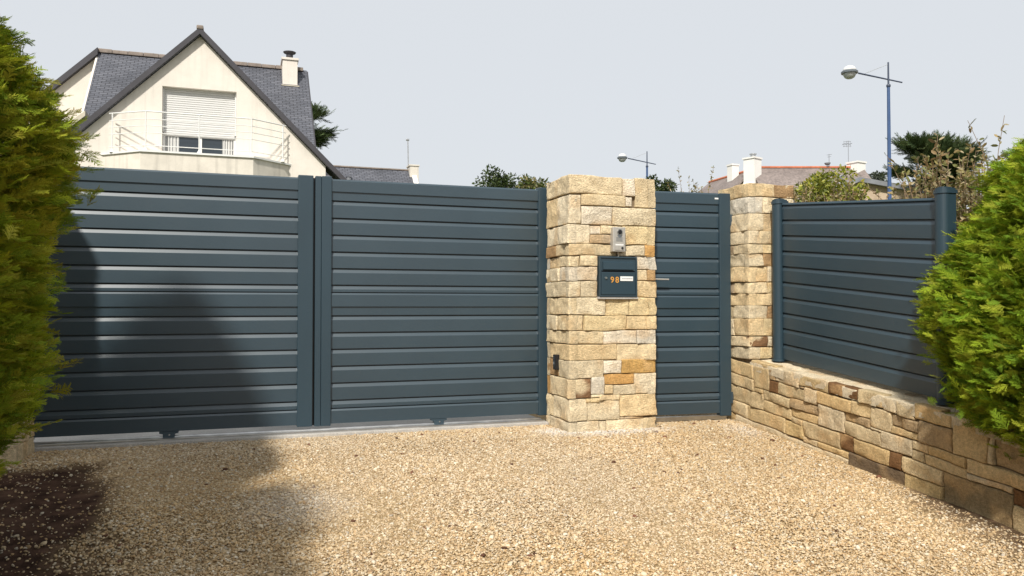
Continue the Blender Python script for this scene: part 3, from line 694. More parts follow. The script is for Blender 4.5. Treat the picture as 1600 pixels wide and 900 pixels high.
b = BM(); prism(b, [(2.669+.022*math.cos(a), 1.430+.026*math.sin(a)) for a in np.linspace(math.pi*1.1, math.pi*1.9, 9)]+[(2.689, 1.416)], 'Y', 5.294, 5.2965); obj('lens_hood', b, LAMPG, ic)
for k in range(4):
    b = BM(); box(b, 2.640, 2.692, 5.2945, 5.2965, 1.375+k*.0085, 1.378+k*.0085); obj('speaker_slot', b, LAMPG, ic)
b = BM(); box(b, 2.628, 2.704, 5.2935, 5.2965, 1.308, 1.358, .003); bt = obj('call_panel', b, ALU, ic)
b = BM(); box(b, 2.632, 2.698, 5.2925, 5.2934, 1.343, 1.353); obj('name_strip', b, LABELW, bt)
b = BM(); tube(b, (2.689, 5.2935, 1.324), (2.689, 5.289, 1.324), .0095, .008, n=16); obj('call_button', b, BLACK, bt)
b = BM(); tube(b, (2.671, 5.325, 1.298), (2.671, 5.328, 1.262), .004, n=8); obj('cable', b, ALU, ic)
ph = thing('photocell', 'small black safety photocell on the left face of the big stone pillar', 'sensor', (2.28, 5.55, .47))
b = BM(); box(b, 2.245, 2.30, 5.525, 5.575, .415, .530, .006); obj('housing', b, BLACK, ph)
b = BM(); box(b, 2.242, 2.2455, 5.535, 5.565, .455, .515, .002); obj('lens', b, GLASS, ph)
# ------------------------------------------------------------------ the cream house
def slab(bm, a, b_, th, c0, c1, axis):
    """sloped roof slab between two section points, vertical thickness th, swept along axis"""
    prism(bm, [a, b_, (b_[0], b_[1]-th), (a[0], a[1]-th)], axis, c0, c1)
GH = 1.2
h = thing('house', 'cream rendered house with steep slate roofs and a gable balcony rising behind the gate', 'house', (-.95, 23, GH))
b = BM()
prism(b, [(-4.01, GH), (-1.80, GH), (-1.80, 6.72), (-4.01, 4.51)], 'Y', 21, 21.25)
prism(b, [(-.09, GH), (2.11, GH), (2.11, 4.51), (-.09, 6.71)], 'Y', 21, 21.25)
prism(b, [(-1.80, 6.26), (-.09, 6.26), (-.09, 6.71), (-.95, 7.57), (-1.80, 6.72)], 'Y', 21, 21.25)
prism(b, [(-1.80, GH), (-.09, GH), (-.09, 4.50), (-1.80, 4.50)], 'Y', 21, 21.25)
prism(b, [(-4.01, GH), (-3.80, GH), (-3.80, 4.70), (-4.01, 4.49)], 'Y', 21.252, 24.9); prism(b, [(1.90, GH), (2.11, GH), (2.11, 4.49), (1.90, 4.70)], 'Y', 21.252, 24.9)
obj('gable_wall', b, RENDERW, h)
b = BM(); prism(b, [(21.95, GH), (21.95, 4.75), (25, 7.93), (28.1, 4.8), (28.1, GH)], 'X', -3.66, 1.78); obj('wall', b, RENDERW, h)
b = BM(); prism(b, [(-8.2, GH), (-3.72, GH), (-3.72, 8.02), (-8.2, 3.54)], 'Y', 24.88, 25.1); obj('wall', b, RENDERW, h)
b = BM(); slab(b, (-.95, 7.74), (2.78, 4.01), .15, 20.885, 24.9, 'Y'); slab(b, (-.9502, 7.74), (-4.68, 4.01), .15, 20.885, 24.9, 'Y'); r1 = obj('gable_roof', b, SLATE, h)
b = BM(); prism(b, [(2.114, 4.36), (2.114, 3.2), (2.7, 3.2), (2.7, 3.80)], 'Y', 20.97, 21.05); obj('slate_cheek', b, SLATE, h)
b = BM(); slab(b, (-.95, 7.755), (2.80, 4.005), .165, 20.84, 20.884, 'Y'); slab(b, (-.9503, 7.755), (-4.70, 4.005), .165, 20.84, 20.884, 'Y'); obj('verge_board', b, VERGE, r1)
b = BM(); box(b, -1.03, -.87, 20.82, 24.8, 7.70, 7.80, .03); obj('ridge_tile', b, RIDGE, r1)
b = BM(); slab(b, (25, 8.12), (21.6, 4.72), .13, -3.80, 1.93, 'X'); slab(b, (25.0002, 8.12), (28.4, 4.72), .13, -3.80, 1.93, 'X'); r2 = obj('main_roof', b, SLATE, h)
b = BM(); slab(b, (24.98, 8.075), (21.65, 4.745), .12, -3.855, -3.803, 'X'); obj('verge_board', b, RENDERW, r2)
b = BM(); slab(b, (24.98, 8.085), (21.65, 4.755), .12, 1.933, 1.965, 'X'); obj('verge_board', b, VERGE, r2)
b = BM(); x = -3.85
while x < 1.6:
    box(b, x, x+.40, 24.88, 25.12, 8.06, 8.17+random.uniform(-.006, .006), .02); x += .405
obj('ridge_tile', b, RIDGE, r2)
b = BM(); slab(b, (-3.80, 8.15), (-8.4, 3.55), .20, 24.72, 28.2, 'Y'); obj('side_roof', b, VERGE, h)
b = BM(); slab(b, (-3.64, 5.74), (-5.75, 3.80), .13, 22.0, 24.8, 'Y'); lr = obj('side_lean_to', b, FASCIA, h)
b = BM(); prism(b, [(-3.68, 5.56), (-5.7, 3.70), (-3.68, 3.70)], 'Y', 22.06, 22.2); obj('slate_cheek', b, SLATE, lr)
# chimney
b = BM(); box(b, 1.185, 1.61, 24.35, 25.0, 7.2, 8.20); box(b, 1.15, 1.645, 24.315, 25.03, 8.20, 8.27, .01); ch = obj('chimney', b, RENDERW, h)
b = BM(); box(b, 1.15, 1.66, 24.26, 24.349, 7.40, 7.43); obj('flashing', b, FASCIA, ch)
b = BM(); lathe(b, [(.115, 0), (.115, .07), (.13, .08), (.10, .09), (.10, .20), (.17, .23), (.19, .26), (.06, .29)], (1.40, 24.68, 8.27)); obj('cowl', b, VERGE, ch)
# window, shutter, balcony
b = BM()
for q in ((-1.80, -1.735, 4.50, 5.16), (-.155, -.09, 4.50, 5.16), (-.975, -.895, 4.555, 5.075), (-1.735, -.155, 4.50, 4.555), (-1.735, -.155, 5.075, 5.14)): box(b, q[0], q[1], 21.19, 21.245, q[2], q[3], .006)
wf = obj('window', b, WHITE, h)
b = BM(); box(b, -1.734, -.976, 21.215, 21.225, 4.556, 5.074); box(b, -.894, -.156, 21.215, 21.225, 4.556, 5.074); obj('pane', b, GLASS, wf)
for x0, x1 in ((-1.72, -1.42), (-.42, -.17)):
    b = BM(); xs = np.linspace(x0, x1, 15); pts = [(x, 21.23+.012*math.sin(i*1.9)) for i, x in enumerate(xs)]
    for p, q in zip(pts, pts[1:]):
        b.faces.new([b.verts.new(v) for v in ((p[0], p[1]-.022, 4.56), (q[0], q[1]-.022, 4.56), (q[0], q[1]-.022, 5.07), (p[0], p[1]-.022, 5.07))])
    obj('curtain', b, CURT, wf)
b = BM(); z = 5.09; pr = []
while z < 6.24:
    pr += [(21.166, z), (21.148, z+.012), (21.148, z+.038), (21.166, z+.052)]; z += .0535
pr += [(21.18, z-.002), (21.18, 5.09)]
prism(b, pr, 'X', -1.76, -.13); obj('roller_shutter', b, SHUT, h)
for x in (-1.797, -.128):
    b = BM(); box(b, x, x+.035, 21.10, 21.185, 5.165, 6.258); obj('shutter_guide', b, SHUT, h)
b = BM(); prism(b, [(-3.08, 20.998), (-2.19, 20.22), (.31, 20.22), (1.19, 20.998)], 'Z', 3.5, 4.475); bal = obj('balcony', b, RENDERD, h)
b = BM(); prism(b, [(-3.14, 20.997), (-2.20, 20.18), (.325, 20.18), (1.25, 20.997)], 'Z', 4.477, 4.52); obj('coping', b, WHITE, bal)
RP = [(-2.86, 20.78), (-2.09, 20.29), (-.92, 20.29), (.268, 20.29), (1.03, 20.78)]
for x, y in RP:
    b = BM(); tube(b, (x, y, 4.52), (x, y, 5.45), .015, n=8); lathe(b, [(.06, 0), (.05, .02), (.02, .07)], (x, y, 4.521), 10)
    obj('railing_post', b, WHITE, bal)
RL = [(-2.93, 20.83)]+RP[1:4]+[(1.10, 20.83)]
for z, r in ((5.45, .016), (5.275, .010), (5.115, .010), (4.95, .010), (4.65, .010)):
    b = BM()
    for p, q in zip(RL, RL[1:]): tube(b, (*p, z), (*q, z), r, n=8)
    obj('railing_bar', b, WHITE, bal)

# low wing beyond it
lh = thing('outbuilding', 'low slate roofed building right behind the cream house, with a white chimney at its end', 'house', (4.2, 30, 1.4))
b = BM(); slab(b, (30, 6.08), (25.8, 1.88), .14, 2.35, 6.20, 'X'); slab(b, (30.0002, 6.08), (34, 2.08), .14, 2.35, 6.20, 'X'); rr = obj('roof', b, SLATE, lh)
b = BM(); box(b, 2.35, 6.15, 29.93, 30.07, 6.05, 6.11, .02); obj('ridge_tile', b, RIDGE, rr)
b = BM(); prism(b, [(26.2, 1.3), (26.2, 2.2), (30, 5.92), (33.8, 2.2), (33.8, 1.3)], 'X', 2.45, 6.1); obj('wall', b, RENDERW, lh)
b = BM(); slab(b, (29.95, 6.10), (25.8, 1.95), .26, 6.205, 6.38, 'X'); obj('verge_coping', b, WHITEWALL, lh)
b = BM(); box(b, 6.12, 6.46, 29.7, 30.2, 5.2, 6.20); box(b, 6.09, 6.49, 29.67, 30.23, 6.2, 6.26, .01); ch = obj('chimney', b, RENDERD, lh)
b = BM(); tube(b, (6.12, 30.0, 6.26), (6.10, 30.0, 7.25), .022, n=8); box(b, 6.03, 6.15, 29.96, 30.04, 7.22, 7.29, .01); obj('mast', b, STEEL, ch)
for x in (3.50, 3.80):
    b = BM(); lathe(b, [(.09, 0), (.09, .10), (.12, .12), (.02, .15)], (x, 29.45, 5.50), 12); obj('roof_vent', b, GREYROOF, rr)

# ------------------------------------------------------------------ houses on the right
def ax(r, d): return np.array([.9455*r+.3256*d, -.3256*r+.9455*d])
def frame(r, d, z): p = ax(r, d); return (p[0], p[1], z)
hr = thing('house', 'white house far behind with slate roof, red ridge tiles and three white chimneys', 'house', frame(13.06, 40, 1.4), R(-19))
b = BM(); slab(b, (0, 6.46), (-4.5, 2.9), .15, -1.0, 4.7, 'X'); slab(b, (.0002, 6.46), (4.5, 2.9), .15, -1.0, 4.7, 'X'); rr = obj('roof', b, OLDSLATE, hr, world=False)
b = BM(); box(b, -1.0, 4.7, -.09, .09, 6.43, 6.53, .03); obj('ridge_tile', b, TERRA, rr, world=False)
b = BM(); prism(b, [(-4.2, 0), (-4.2, 3), (0, 6.28), (4.2, 3), (4.2, 0)], 'X', -.9, 4.6); obj('wall', b, WHITEWALL, hr, world=False)
# lower back wing: its ridge runs away to the left
dv = Vector((-1.15, 4.2, 0)).normalized(); nv = Vector((dv.y, -dv.x, 0)); a0 = Vector((-.80, -.2, 6.36)); a1 = a0+dv*4.6
def quadslab(bm, p, q, off, drop, th):
    vs = [p, q, q+off-Vector((0, 0, drop)), p+off-Vector((0, 0, drop))]; lo = [v-Vector((0, 0, th)) for v in vs]
    A = [bm.verts.new(v) for v in vs]; B = [bm.verts.new(v) for v in lo]; bm.faces.new(A); bm.faces.new(B[::-1])
    for i in range(4): bm.faces.new((A[i], A[(i+1) % 4], B[(i+1) % 4], B[i]))
b = BM(); quadslab(b, a0, a1, nv*3.5, 2.6, .14); quadslab(b, a0, a1, -nv*3.5, 2.6, .14); rw = obj('roof', b, OLDSLATE, hr, world=False)
b = BM(); tube(b, a0+Vector((0, 0, .02)), a1+Vector((0, 0, .02)), .08, n=8); obj('ridge_tile', b, TERRA, rw, world=False)
def chimney(x, y, wd, dp, z0, z1, rot, flare, name='chimney'):
    b = BM(); c, s = math.cos(rot), math.sin(rot)
    def bx(w_, d_, za, zb, w2=None, d2=None):
        w2 = w2 or w_; d2 = d2 or d_; A = []; B = []
        for i, j in ((-1, -1), (1, -1), (1, 1), (-1, 1)):
            u, v = i*w_/2, j*d_/2; A.append(b.verts.new((x+u*c-v*s, y+u*s+v*c, za))); u, v = i*w2/2, j*d2/2; B.append(b.verts.new((x+u*c-v*s, y+u*s+v*c, zb)))
        b.faces.new(A[::-1]); b.faces.new(B)
        for i in range(4): b.faces.new((A[i], A[(i+1) % 4], B[(i+1) % 4], B[i]))
    if flare: bx(wd*1.5, dp*1.2, z0, z0+.3, wd*1.4, dp*1.15); bx(wd*1.4, dp*1.15, z0+.301, z0+.75, wd, dp); bx(wd, dp, z0+.751, z1)
    else: bx(wd, dp, z0, z1)
    bx(wd*1.14, dp*1.14, z1+.001, z1+.08); return obj(name, b, WHITEWALL, hr, world=False)
c1 = chimney(-1.05, -.5, .62, .62, 4.9, 6.78, R(40), 1)
b = BM(); lathe(b, [(.13, 0), (.13, .16), (.18, .17), (.18, .20)], (-1.02, -.5, 6.862), 12); obj('chimney_pot', b, STEEL, c1, world=False)
chimney(-1.55, 1.2, .42, .42, 5.4, 6.75, R(20), 0)
c3 = chimney(4.35, 0, .62, .62, 5.6, 6.66, R(30), 0)
b = BM(); tube(b, (4.0, .1, 6.7), (4.0, .1, 7.85), .014, n=6)
for k, (z, l) in enumerate(((7.80, .22), (7.68, .30), (7.56, .26))): tube(b, (4.0-l, .1, z), (4.0+l*.6, .1, z+.02), .010, n=5)
for x in (-.22, -.08, .1): tube(b, (4.0+x, -.12, 7.68), (4.0+x, .32, 7.68), .009, n=5); tube(b, (4.0+x, .1, 7.52), (4.0+x, .1, 7.84), .009, n=5)
obj('aerial', b, GREYROOF, c3, world=False)
b = BM(); tube(b, (2.98, 0, 6.5), (2.98, 0, 7.15), .014, n=6); tube(b, (2.86, 0, 7.1), (3.12, 0, 7.14), .010, n=5); tube(b, (2.9, 0, 7.0), (3.08, 0, 7.02), .010, n=5)
lathe(b, [(.03, 0), (.12, .05), (.16, .13)], (2.86, -.1, 6.55), 10); obj('aerial', b, GREYROOF, rr, world=False)
bu = thing('bungalow', 'low beige bungalow with a shallow grey edged gable behind the blue lamp post', 'house', frame(11.43, 26, 1.4), R(-19))
b = BM(); prism(b, [(-2.4, 0), (-2.4, 2.58), (0, 3.60), (3.6, 2.95), (3.6, 0)], 'Y', .2, 6); obj('wall', b, BEIGE, bu, world=False)
b = BM(); slab(b, (0, 3.72), (-2.6, 2.62), .15, 0, 6.1, 'Y'); slab(b, (.0003, 3.72), (3.9, 3.02), .15, 0, 6.1, 'Y'); rb = obj('roof', b, GREYROOF, bu, world=False)
b = BM(); lathe(b, [(.09, 0), (.09, .25), (.15, .26), (.15, .29), (.05, .34)], (-.05, 1.5, 3.70), 12); obj('flue', b, STEEL, rb, world=False)
b = BM()
for k in range(5): box(b, 1.15+k*.05, 3.1, 1.4+k*.55, 1.88+k*.55, 3.58+k*.10, 3.62+k*.10, .008)
obj('louvre_roof', b, GREYROOF, bu, world=False)

# ------------------------------------------------------------------ street lamps
def lamp(x, y, z, label):
    g = float(gz(x, y)); t = thing('street_lamp', label, 'street lamp', (x, y, g), 0, 'blue street lamps')
    b = BM(); tube(b, (0, 0, 0), (0, 0, z+6.46-g), .062, .038, n=12); box(b, -.09, .09, -.09, .09, -.02, .05, .01); obj('pole', b, BLUE, t, world=False)
    q = z-g
    b = BM(); tube(b, (0, 0, q+6.461), (0, 0, q+7.06), .024, .02, n=10); lathe(b, [(.05, 0), (.055, .03), (.05, .06)], (0, 0, q+6.43), 12); obj('mast_top', b, NAVY, t, world=False)
    b = BM(); tube(b, (.33, -.115, q+6.545), (-.72, .25, q+6.785), .018, .022, n=8); obj('arm', b, NAVY, t, world=False)
    b = BM(); tube(b, (-.02, 0, q+7.0), (-.56, .195, q+6.775), .0045, n=5); obj('stay_wire', b, STEEL, t, world=False)
    c = (-.93, .32, q+6.80); b = BM(); lathe(b, [(.16, -.03), (.20, -.026), (.205, .018), (.18, .038), (.16, .038)], c, 24); ri = obj('lantern_ring', b, LAMPG, t, world=False)
    b = BM(); lathe(b, [(.02, .17), (.08, .16), (.128, .126), (.157, .076), (.16, .039)], c, 24); obj('lantern_dome', b, WHITE, ri, world=False, smooth=True)
    b = BM(); lathe(b, [(.158, -.031), (.15, -.072), (.118, -.127), (.068, -.157), (.01, -.165)], c, 24); obj('lantern_bowl', b, BULB, ri, world=False, smooth=True)
lamp(15.53, 15.80, 0, 'tall blue street lamp near the bungalow, its globe reaching left over the hedge')
lamp(15.34, 28.03, -.03, 'smaller, more distant street lamp seen just above the big stone pillar')

# ------------------------------------------------------------------ planting
def frond_template(seed, n=11):
    g = np.random.default_rng(seed); V = []; F = []; T = []
    def strip(p0, p1, w0, droop, nrm, tint):
        p0 = np.array(p0); p1 = np.array(p1); d = p1-p0; L = np.linalg.norm(d); s = np.cross(nrm, d); s = s/(np.linalg.norm(s)+1e-9)
        m = (p0+p1)/2+np.array([0, 0, droop*L]); i = len(V)
        V.extend([p0-s*w0*.5, p0+s*w0*.5, m-s*w0*.55, m+s*w0*.55, p1]); T.extend([tint*.8, tint*.8, tint, tint, tint*1.15])
        F.extend([(i, i+1, i+3), (i, i+3, i+2), (i+2, i+3, i+4)])
    up = np.array([0, 0, 1.])
    strip((0, 0, 0), (.55, 0, .02), .03, .02, up, .75); strip((.5, 0, .02), (1, g.uniform(-.05, .05), -.02), .035, .03, up, 1.1)
    for k in range(n):
        s = .06+.88*k/n
        for sd in (-1, 1):
            if g.random() < .08: continue
            L = (.42*(1-s)**.8+.10)*g.uniform(.7, 1.2); an = R(g.uniform(28, 52)); z = g.uniform(-.16, .22)
            p0 = np.array([s, 0, .02*math.sin(s*3)]); dv = np.array([math.cos(an), sd*math.sin(an), z]); p1 = p0+L*dv
            strip(p0, p1, .030, g.uniform(-.05, .1), up+g.normal(size=3)*.35, g.uniform(.85, 1.1))
            for q in (.4, .72)[:2 if L > .2 else 1]:
                for s2 in (-1, 1):
                    a2 = R(g.uniform(25, 50)); pb = p0+L*q*dv; c_, s_ = math.cos(a2*s2), math.sin(a2*s2)
                    d2 = np.array([dv[0]*c_-dv[1]*s_, dv[0]*s_+dv[1]*c_, dv[2]+g.uniform(-.2, .25)]); p2 = pb+d2*L*g.uniform(.25, .42)*(1.15-q*.5)
                    w_ = np.cross(up, d2)*.012; i = len(V); V.extend([pb-w_, pb+w_, p2]); T.extend([.9, .9, 1.15]); F.append((i, i+1, i+2))
    return np.array(V), np.array(F), np.array(T)
FT = [frond_template(s) for s in range(4)]
def conifer_mesh(h, rad, nf, size, seed, cols, prof, bottom=.05, arc=None, lean=(0, 0), wisp=.035):
    g = np.random.default_rng(seed)
    zt = g.random(nf*2); z = bottom+(h-bottom)*zt
    th = g.uniform(0, 2*math.pi, nf*2)
    if arc is not None:                                      # most sprays on the side facing the drive, some all round
        m = g.random(nf*2) < .8; th = np.where(m, arc[0]+(arc[1]-arc[0])*g.random(nf*2), th)
    base = np.interp(zt, prof[0], prof[1]); acc = g.random(nf*2) < (.25+.75*base); z, th, zt, base = z[acc][:nf], th[acc][:nf], zt[acc][:nf], base[acc][:nf]; n = len(z)
    bump = 1+.09*vnoise(np.stack([np.cos(th)*2.2, np.sin(th)*2.2, z*1.7], -1)+seed, seed)+.08*vnoise(np.stack([np.cos(th)*5, np.sin(th)*5, z*4.5], -1)+seed, seed+1)
    dep = 1-.30*g.random(n)**1.6; dep = np.where(g.random(n) < wisp, 1.0+.08*g.random(n), dep); r = rad*base*bump*dep
    out = np.stack([np.cos(th), np.sin(th), 0*th], -1); P = out*r[:, None]; P[:, 2] = z
    P[:, 0] += lean[0]*z; P[:, 1] += lean[1]*z
    sc = size*g.uniform(.55, 1.25, n)*(1-.25*(zt > .9))
    D = unit(out*1.0+np.array([0, 0, .28])*1.0+g.normal(size=(n, 3))*np.array([.42, .42, .34])); P = P-D*sc[:, None]*.55
    Nn = unit(np.array([0, 0, 1.])+out*.35+g.normal(size=(n, 3))*.45)
    ci = g.choice(len(cols), n); c = np.array(cols)[ci]*g.uniform(.8, 1.2, (n, 1))
    tone = 1+.22*vnoise(P*2.6+seed, seed+7); c = c*tone[:, None]
    parts = []
    for k in range(4):
        m = np.arange(n) % 4 == k; parts.append(scatter(FT[k][0], FT[k][1], P[m], D[m], Nn[m], sc[m], FT[k][2], c[m]))
    return merge(parts)
def core_bm(h, rad, prof, bottom=.05):
    b = BM(); zs = np.linspace(0, 1, 14); lathe(b, [(max(.02, rad*.66*np.interp(q, *prof)), bottom+(h-bottom)*q*.97) for q in zs], (0, 0, 0), 18)
    for v in b.verts: v.co *= 1+.0*v.co.x; n = .10*float(vnoise(np.array([v.co[:]])*3, 5)[0]); v.co.x *= 1+n; v.co.y *= 1+n
    return b
CORE = mat('light_blocking_core', (.030, .034, .010), .95, .05, nscale=[14, 60], namt=[.4, .5], bump=1, bscale=40, bdist=.03)  # solid dark core added inside the crown to block light, not modelled twigs
def conifer(label, x, y, h, rad, nf, size, seed, cols, prof, group, bottom=.05, arc=None, lean=(0, 0), wisp=.035):
    t = thing('conifer_bush', label, 'conifer', (x, y, float(gz(x, y))), 0, group)
    b = BM(); tube(b, (0, 0, -.05), (0, 0, h*.8), .07, .02, n=10); obj('trunk', b, BARK, t, world=False)
    obj('light_blocking_core', core_bm(h, rad, prof, bottom), CORE, t, world=False)
    V, Fc, c = conifer_mesh(h, rad, nf, size, seed, cols, prof, bottom, arc, lean, wisp)
    link_mesh('foliage', npmesh('foliage', V, Fc, 3, c), FROND, t, world=False); return t
def copy_thing(t, loc, rz, label):
    r = t.copy(); COL.objects.link(r); r.location = loc; r.rotation_euler = (0, 0, rz); r['label'] = label
    for ch_ in t.children:
        if ch_.name.startswith('light_blocking_core'): continue
        c = ch_.copy(); COL.objects.link(c); c.parent = r
    return r
PL = ([0, .05, .10, .15, .28, .38, .475, .57, .65, .8, .92, 1], [.72, .79, .86, .95, 1, 1, .91, .77, .62, .44, .26, .08])
LC = [(.36, .42, .028), (.28, .36, .025), (.42, .43, .04), (.18, .26, .022), (.38, .36, .04)]
c1 = conifer('dark olive conifer at the left edge, overlapping the end of the sliding gate', -1.70, 3.62, 3.75, 1.0, 26000, .11, 5, LC, PL, 'conifers along the left side', bottom=.30, arc=(R(-120), R(75)))
for i, (x, y, rz) in enumerate(((-1.58, 1.60, 200), (-1.70, -.3, 20))):
    k_ = copy_thing(c1, (x, y, float(gz(x, y))), R(rz), ['second conifer of the left row, nearer the viewer', 'last conifer of the left row, farthest from the gate'][i]); k_.scale = (1, 1, (1.0, 1.0)[i])
PR = ([0, .1, .2, .36, .56, .75, .9, 1], [.52, .82, 1.0, 1.02, .90, .70, .42, .10])
RC = [(.27, .36, .022), (.22, .33, .022), (.33, .385, .03), (.15, .25, .02), (.29, .32, .03)]
conifer('bright yellow-green conifer at the right edge, overhanging the low stone wall', 4.76, 2.70, 2.60, 1.28, 34000, .095, 8, RC, PR, 'conifers along the right side', bottom=.14, arc=(R(95), R(290)), wisp=.02)

LEAFT = (np.array([(0, 0, 0), (.3, .2, .05), (.3, -.2, .05), (.7, .2, .04), (.7, -.2, .04), (1, 0, -.03), (.5, 0, -.02)]),
         np.array([(0, 2, 6), (0, 6, 1), (1, 6, 3), (2, 4, 6), (3, 6, 5), (4, 5, 6)]))
def shrub(name, label, cat, base, stems, leafsize, cols, seed, per=26, spread=.5, group=None, r0=.006, kind_round=1.0):
    """arching stems (start, end, sag) with alternate leaves"""
    g = np.random.default_rng(seed); t = thing(name, label, cat, base, 0, group); b = BM(); P = []; D = []
    for p0, p1, sag in stems:
        p0 = np.array(p0, float); p1 = np.array(p1, float); mid = (p0+p1)/2+np.array([g.normal()*.08, g.normal()*.08, sag])
        T_ = np.linspace(0, 1, 7)[:, None]; C_ = (1-T_)**2*p0+2*T_*(1-T_)*mid+T_**2*p1
        for k in range(6): tube(b, C_[k], C_[k+1], r0*(1-.12*k), r0*(1-.12*(k+1)), n=5, caps=False)
        L = np.linalg.norm(p1-p0); n = max(3, int(per*L)); s = np.clip(g.uniform(.12, 1.0, n), 0, 1)[:, None]
        q = (1-s)**2*p0+2*s*(1-s)*mid+s**2*p1; tg = unit(2*(1-s)*(mid-p0)+2*s*(p1-mid))
        P.append(q+g.normal(size=(n, 3))*leafsize*.12); D.append(unit(tg*.5+g.normal(size=(n, 3))*np.array([1, 1, .7])))
    obj('stem', b, TWIG, t, world=False)
    P = np.concatenate(P); D = np.concatenate(D); n = len(P); sc = leafsize*g.uniform(.5, 1.2, n)
    Nn = unit(g.normal(size=(n, 3))*.7+np.array([0, 0, .8])); c = np.array(cols)[g.choice(len(cols), n)]*g.uniform(.75, 1.2, (n, 1))
    V, Fc, c = scatter(LEAFT[0]*np.array([1, kind_round, 1]), LEAFT[1], P, D, Nn, sc, None, c)
    link_mesh('foliage', npmesh('foliage', V, Fc, 3, c), LEAF, t, world=False); return t
DRY = [(.36, .27, .12), (.26, .22, .08), (.44, .37, .22), (.20, .19, .06), (.30, .20, .09), (.24, .25, .09)]
def stemset(seed, n, base_r, top, rx, ry, zlo, zhi, sag=.12):
    g = np.random.default_rng(seed); out = []
    for _ in range(n):
        a = g.uniform(0, 6.28); q = g.random()**.5; s = (base_r*g.normal(), base_r*g.normal(), 0)
        zz = g.uniform(zlo, zhi)*(1-.25*q*q); e = (rx*q*math.cos(a), ry*q*math.sin(a), zz); m0 = .45+.25*g.random()
        out.append(((s[0]+(e[0]-s[0])*m0, s[1]+(e[1]-s[1])*m0, zz*m0), e, sag*g.random())); out.append((s, (e[0]*m0, e[1]*m0, zz*m0), .05))
    return out
gh = lambda x, y: float(gz(x, y))
for i, (x, y, zl, zh, rx, ry, n) in enumerate(((5.02, 4.50, 1.45, 2.30, .50, .62, 230), (5.15, 5.70, 1.45, 2.12, .55, .7, 230), (5.75, 7.1, 1.6, 2.22, .6, .75, 200))):
    shrub('dry_shrub', ['rounded-leaf shrub with drying tan leaves behind the fence post by the bright conifer', 'tan-leaved shrub just above the top edge of the fence panel', 'low brownish shrub top between the slim stone pillar and the blue lamp post'][i], 'shrub',
          (x, y, gh(x, y)), stemset(30+i, n, .12, 1, rx, ry, zl, zh), .047, DRY, 40+i, 85, group='drying shrubs behind the fence')
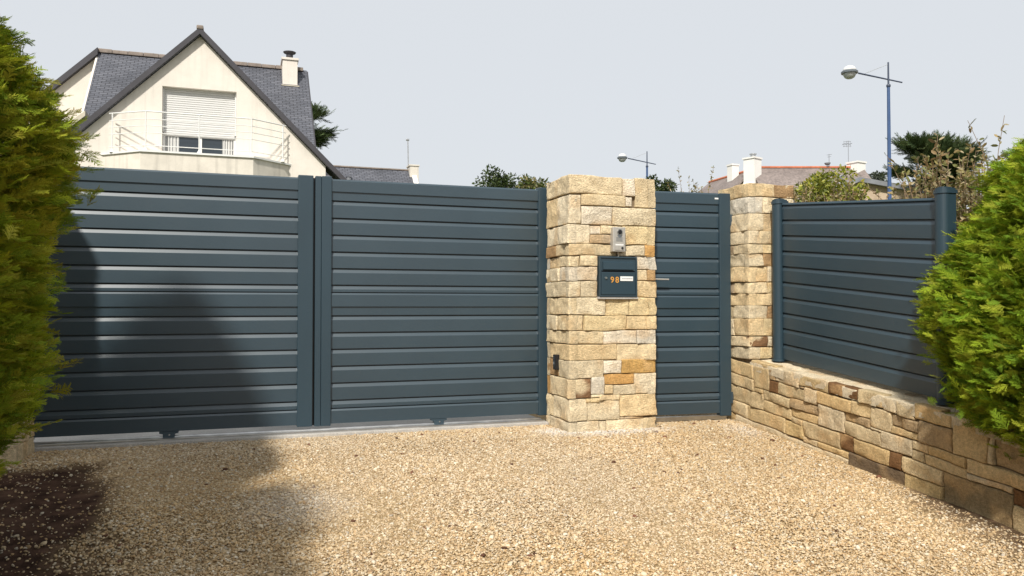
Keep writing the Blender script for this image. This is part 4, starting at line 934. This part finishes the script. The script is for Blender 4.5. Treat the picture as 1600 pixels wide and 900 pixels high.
# the loose upright shoots beside the bright conifer
st = [((0, 0, .9), (-.10, .12, 2.33), .0), ((0, 0, .9), (.12, .02, 2.36), .0), ((-.1, .1, .8), (-.52, .42, 2.12), .1), ((0, 0, .8), (-.25, .25, 2.2), .05), ((.05, 0, .8), (.3, -.1, 2.25), .05), ((0, 0, .9), (.05, .3, 2.1), 0), ((0, 0, 0), (0, 0, .9), 0)]
g_ = np.random.default_rng(3)
for k in range(42): st.append(((g_.normal()*.1, g_.normal()*.1, g_.uniform(.7, 1.1)), (np.clip(g_.normal(), -1.4, 2)*.34-.05, g_.normal()*.34+.1, g_.uniform(1.35, 2.0)), .08))
shrub('tall_shrub', 'shrub with long upright shoots sticking into the sky above the bright conifer', 'shrub', (4.86, 4.02, gh(4.86, 4.02)), st, .052, DRY, 55, 40)
def clump(name, label, cat, r, d, z0, z1, rx, ry, n, leaf, cols, seed, flat=0, group=None, shape='round'):
    """tree or bush: trunk with limbs and a crown of many leaf faces gathered in uneven clumps"""
    g = np.random.default_rng(seed); p = ax(r, d); gr = gh(*p); t = thing(name, label, cat, (p[0], p[1], gr), 0, group); zc = (z0+z1)/2-gr; hz = (z1-z0)/2
    nc = max(8, n//160); cc = []
    for _ in range(nc):
        v = unit(g.normal(size=3))*g.uniform(.35, .92)
        if shape == 'flat': a_ = g.uniform(0, 6.28); l_ = g.integers(0, 5); q_ = g.uniform(.15, 1)*(.55, .95, 1.05, .9, .55)[l_]; v = np.array([q_*math.cos(a_), q_*math.sin(a_), -.8+.36*l_+.14*q_])
        cc.append(v*np.array([rx, ry, hz])+np.array([0, 0, zc]))
    cc = np.array(cc); b = BM(); top = np.array([0, 0, zc]); tube(b, (0, 0, 0), (0, 0, max(.3, zc-hz*.4)), .05*max(rx, .8)+.03, .03*max(rx, .8)+.02, n=8)
    for q in cc[:26]: tube(b, (0, 0, max(.25, zc-hz*.5)), q, .03*max(rx, .8), .006, n=5, caps=False)
    obj('trunk', b, BARK, t, world=False)
    if shape == 'flat':                                     # long sprays in level, upswept layers
        k = g.integers(0, nc, n); P = cc[k]+g.normal(size=(n, 3))*np.array([.13*rx, .13*ry, .07*hz]); o_ = unit(P-np.array([0, 0, zc-hz*1.2])); D = unit(o_*np.array([1, 1, .15])+np.array([0, 0, .20])+g.normal(size=(n, 3))*.25)
        Nn = unit(np.array([0, 0, 1.])+g.normal(size=(n, 3))*.3); sc = leaf*g.uniform(.5, 1.3, n); tone = .75+.5*g.random((nc, 1)); c = np.array(cols)[g.choice(len(cols), n)]*tone[k]
        parts = []
        for q in range(4):
            m = np.arange(n) % 4 == q; parts.append(scatter(FT[q][0][:, :]*np.array([1, .62, 1.0]), FT[q][1], P[m], D[m], Nn[m], sc[m], FT[q][2], c[m]))
        V, Fc, c = merge(parts)
    else:
        k = g.integers(0, nc, n); v = unit(g.normal(size=(n, 3)))*(g.random((n, 1))**.4); P = cc[k]+v*np.array([rx, ry, hz])*.34
        D = unit(v+g.normal(size=(n, 3))*.6); Nn = unit(g.normal(size=(n, 3))*.8+np.array([0, 0, .7])); sc = leaf*g.uniform(.6, 1.3, n); tone = .7+.6*g.random((nc, 1)); c = np.array(cols)[g.choice(len(cols), n)]*tone[k]*g.uniform(.85, 1.15, (n, 1))
        V, Fc, c = scatter(LEAFT[0], LEAFT[1], P, D, Nn, sc, None, c)
    link_mesh('crown', npmesh('crown', V, Fc, 3, c), CYP if shape == 'flat' else LEAF, t, world=False); return t
DG = [(.030, .052, .018), (.022, .042, .016), (.045, .065, .020)]
MG = [(.065, .095, .022), (.09, .12, .03), (.05, .08, .02)]
DG2 = [(.075, .11, .04), (.05, .08, .03), (.10, .13, .05)]
YG = [(.26, .27, .03), (.20, .23, .03), (.32, .29, .05), (.13, .16, .025)]
OL = [(.15, .15, .05), (.10, .12, .04), (.22, .19, .07), (.28, .24, .12)]
clump('cypress_tree', 'dark flat-topped cypress behind the blue lamp post', 'tree', 12.80, 24, 4.30, 5.88, 1.62, 1.1, 4200, .42, DG2, 61, shape='flat')
clump('cypress_tree', 'dark cypress whose branches jut out behind the right end of the cream house roof', 'tree', -8.75, 33, 7.55, 9.1, 1.75, 1.3, 2200, .55, DG2, 62, shape='flat')
clump('pine_tree', 'dark green rounded pine showing over the middle gate leaf', 'tree', -.50, 25, 3.9, 5.2, .80, .7, 2600, .10, MG+DG, 63)
clump('bush', 'pale leafy bush to the left of the big stone pillar, above the gate', 'bush', .60, 24, 3.7, 5.0, .66, .6, 1800, .11, OL+MG, 64)
clump('pine_tree', 'small dark rounded tree just right of the big stone pillar', 'tree', 5.55, 30, 4.7, 5.82, .75, .7, 2200, .11, DG+MG, 65)
clump('bush', 'bright yellow-green bush in front of the far slate roof', 'bush', 6.35, 16, 2.5, 3.66, .80, .6, 7000, .085, YG, 66)
clump('bush', 'grey-green distant tree between the bungalow roof and the lamp post', 'tree', 18.6, 41, 6.6, 8.1, .95, .8, 1500, .16, [(.12, .14, .10), (.09, .11, .08)], 67)
st = stemset(71, 130, .12, 1, .46, .4, 1.6, 2.55); st += [((0, 0, 1.4), (-.30, 0, 2.62), 0), ((0, 0, 1.4), (-.05, .1, 2.50), 0), ((0, 0, 1.4), (.32, 0, 2.66), 0), ((0, 0, 1.4), (-.42, .1, 2.4), 0)]
p = ax(2.78, 12); shrub('dry_shrub', 'olive shrub with thin shoots rising over the narrow pedestrian gate', 'shrub', (p[0], p[1], gh(*p)), st, .05, OL+DRY, 72, 50, group='drying shrubs behind the fence')
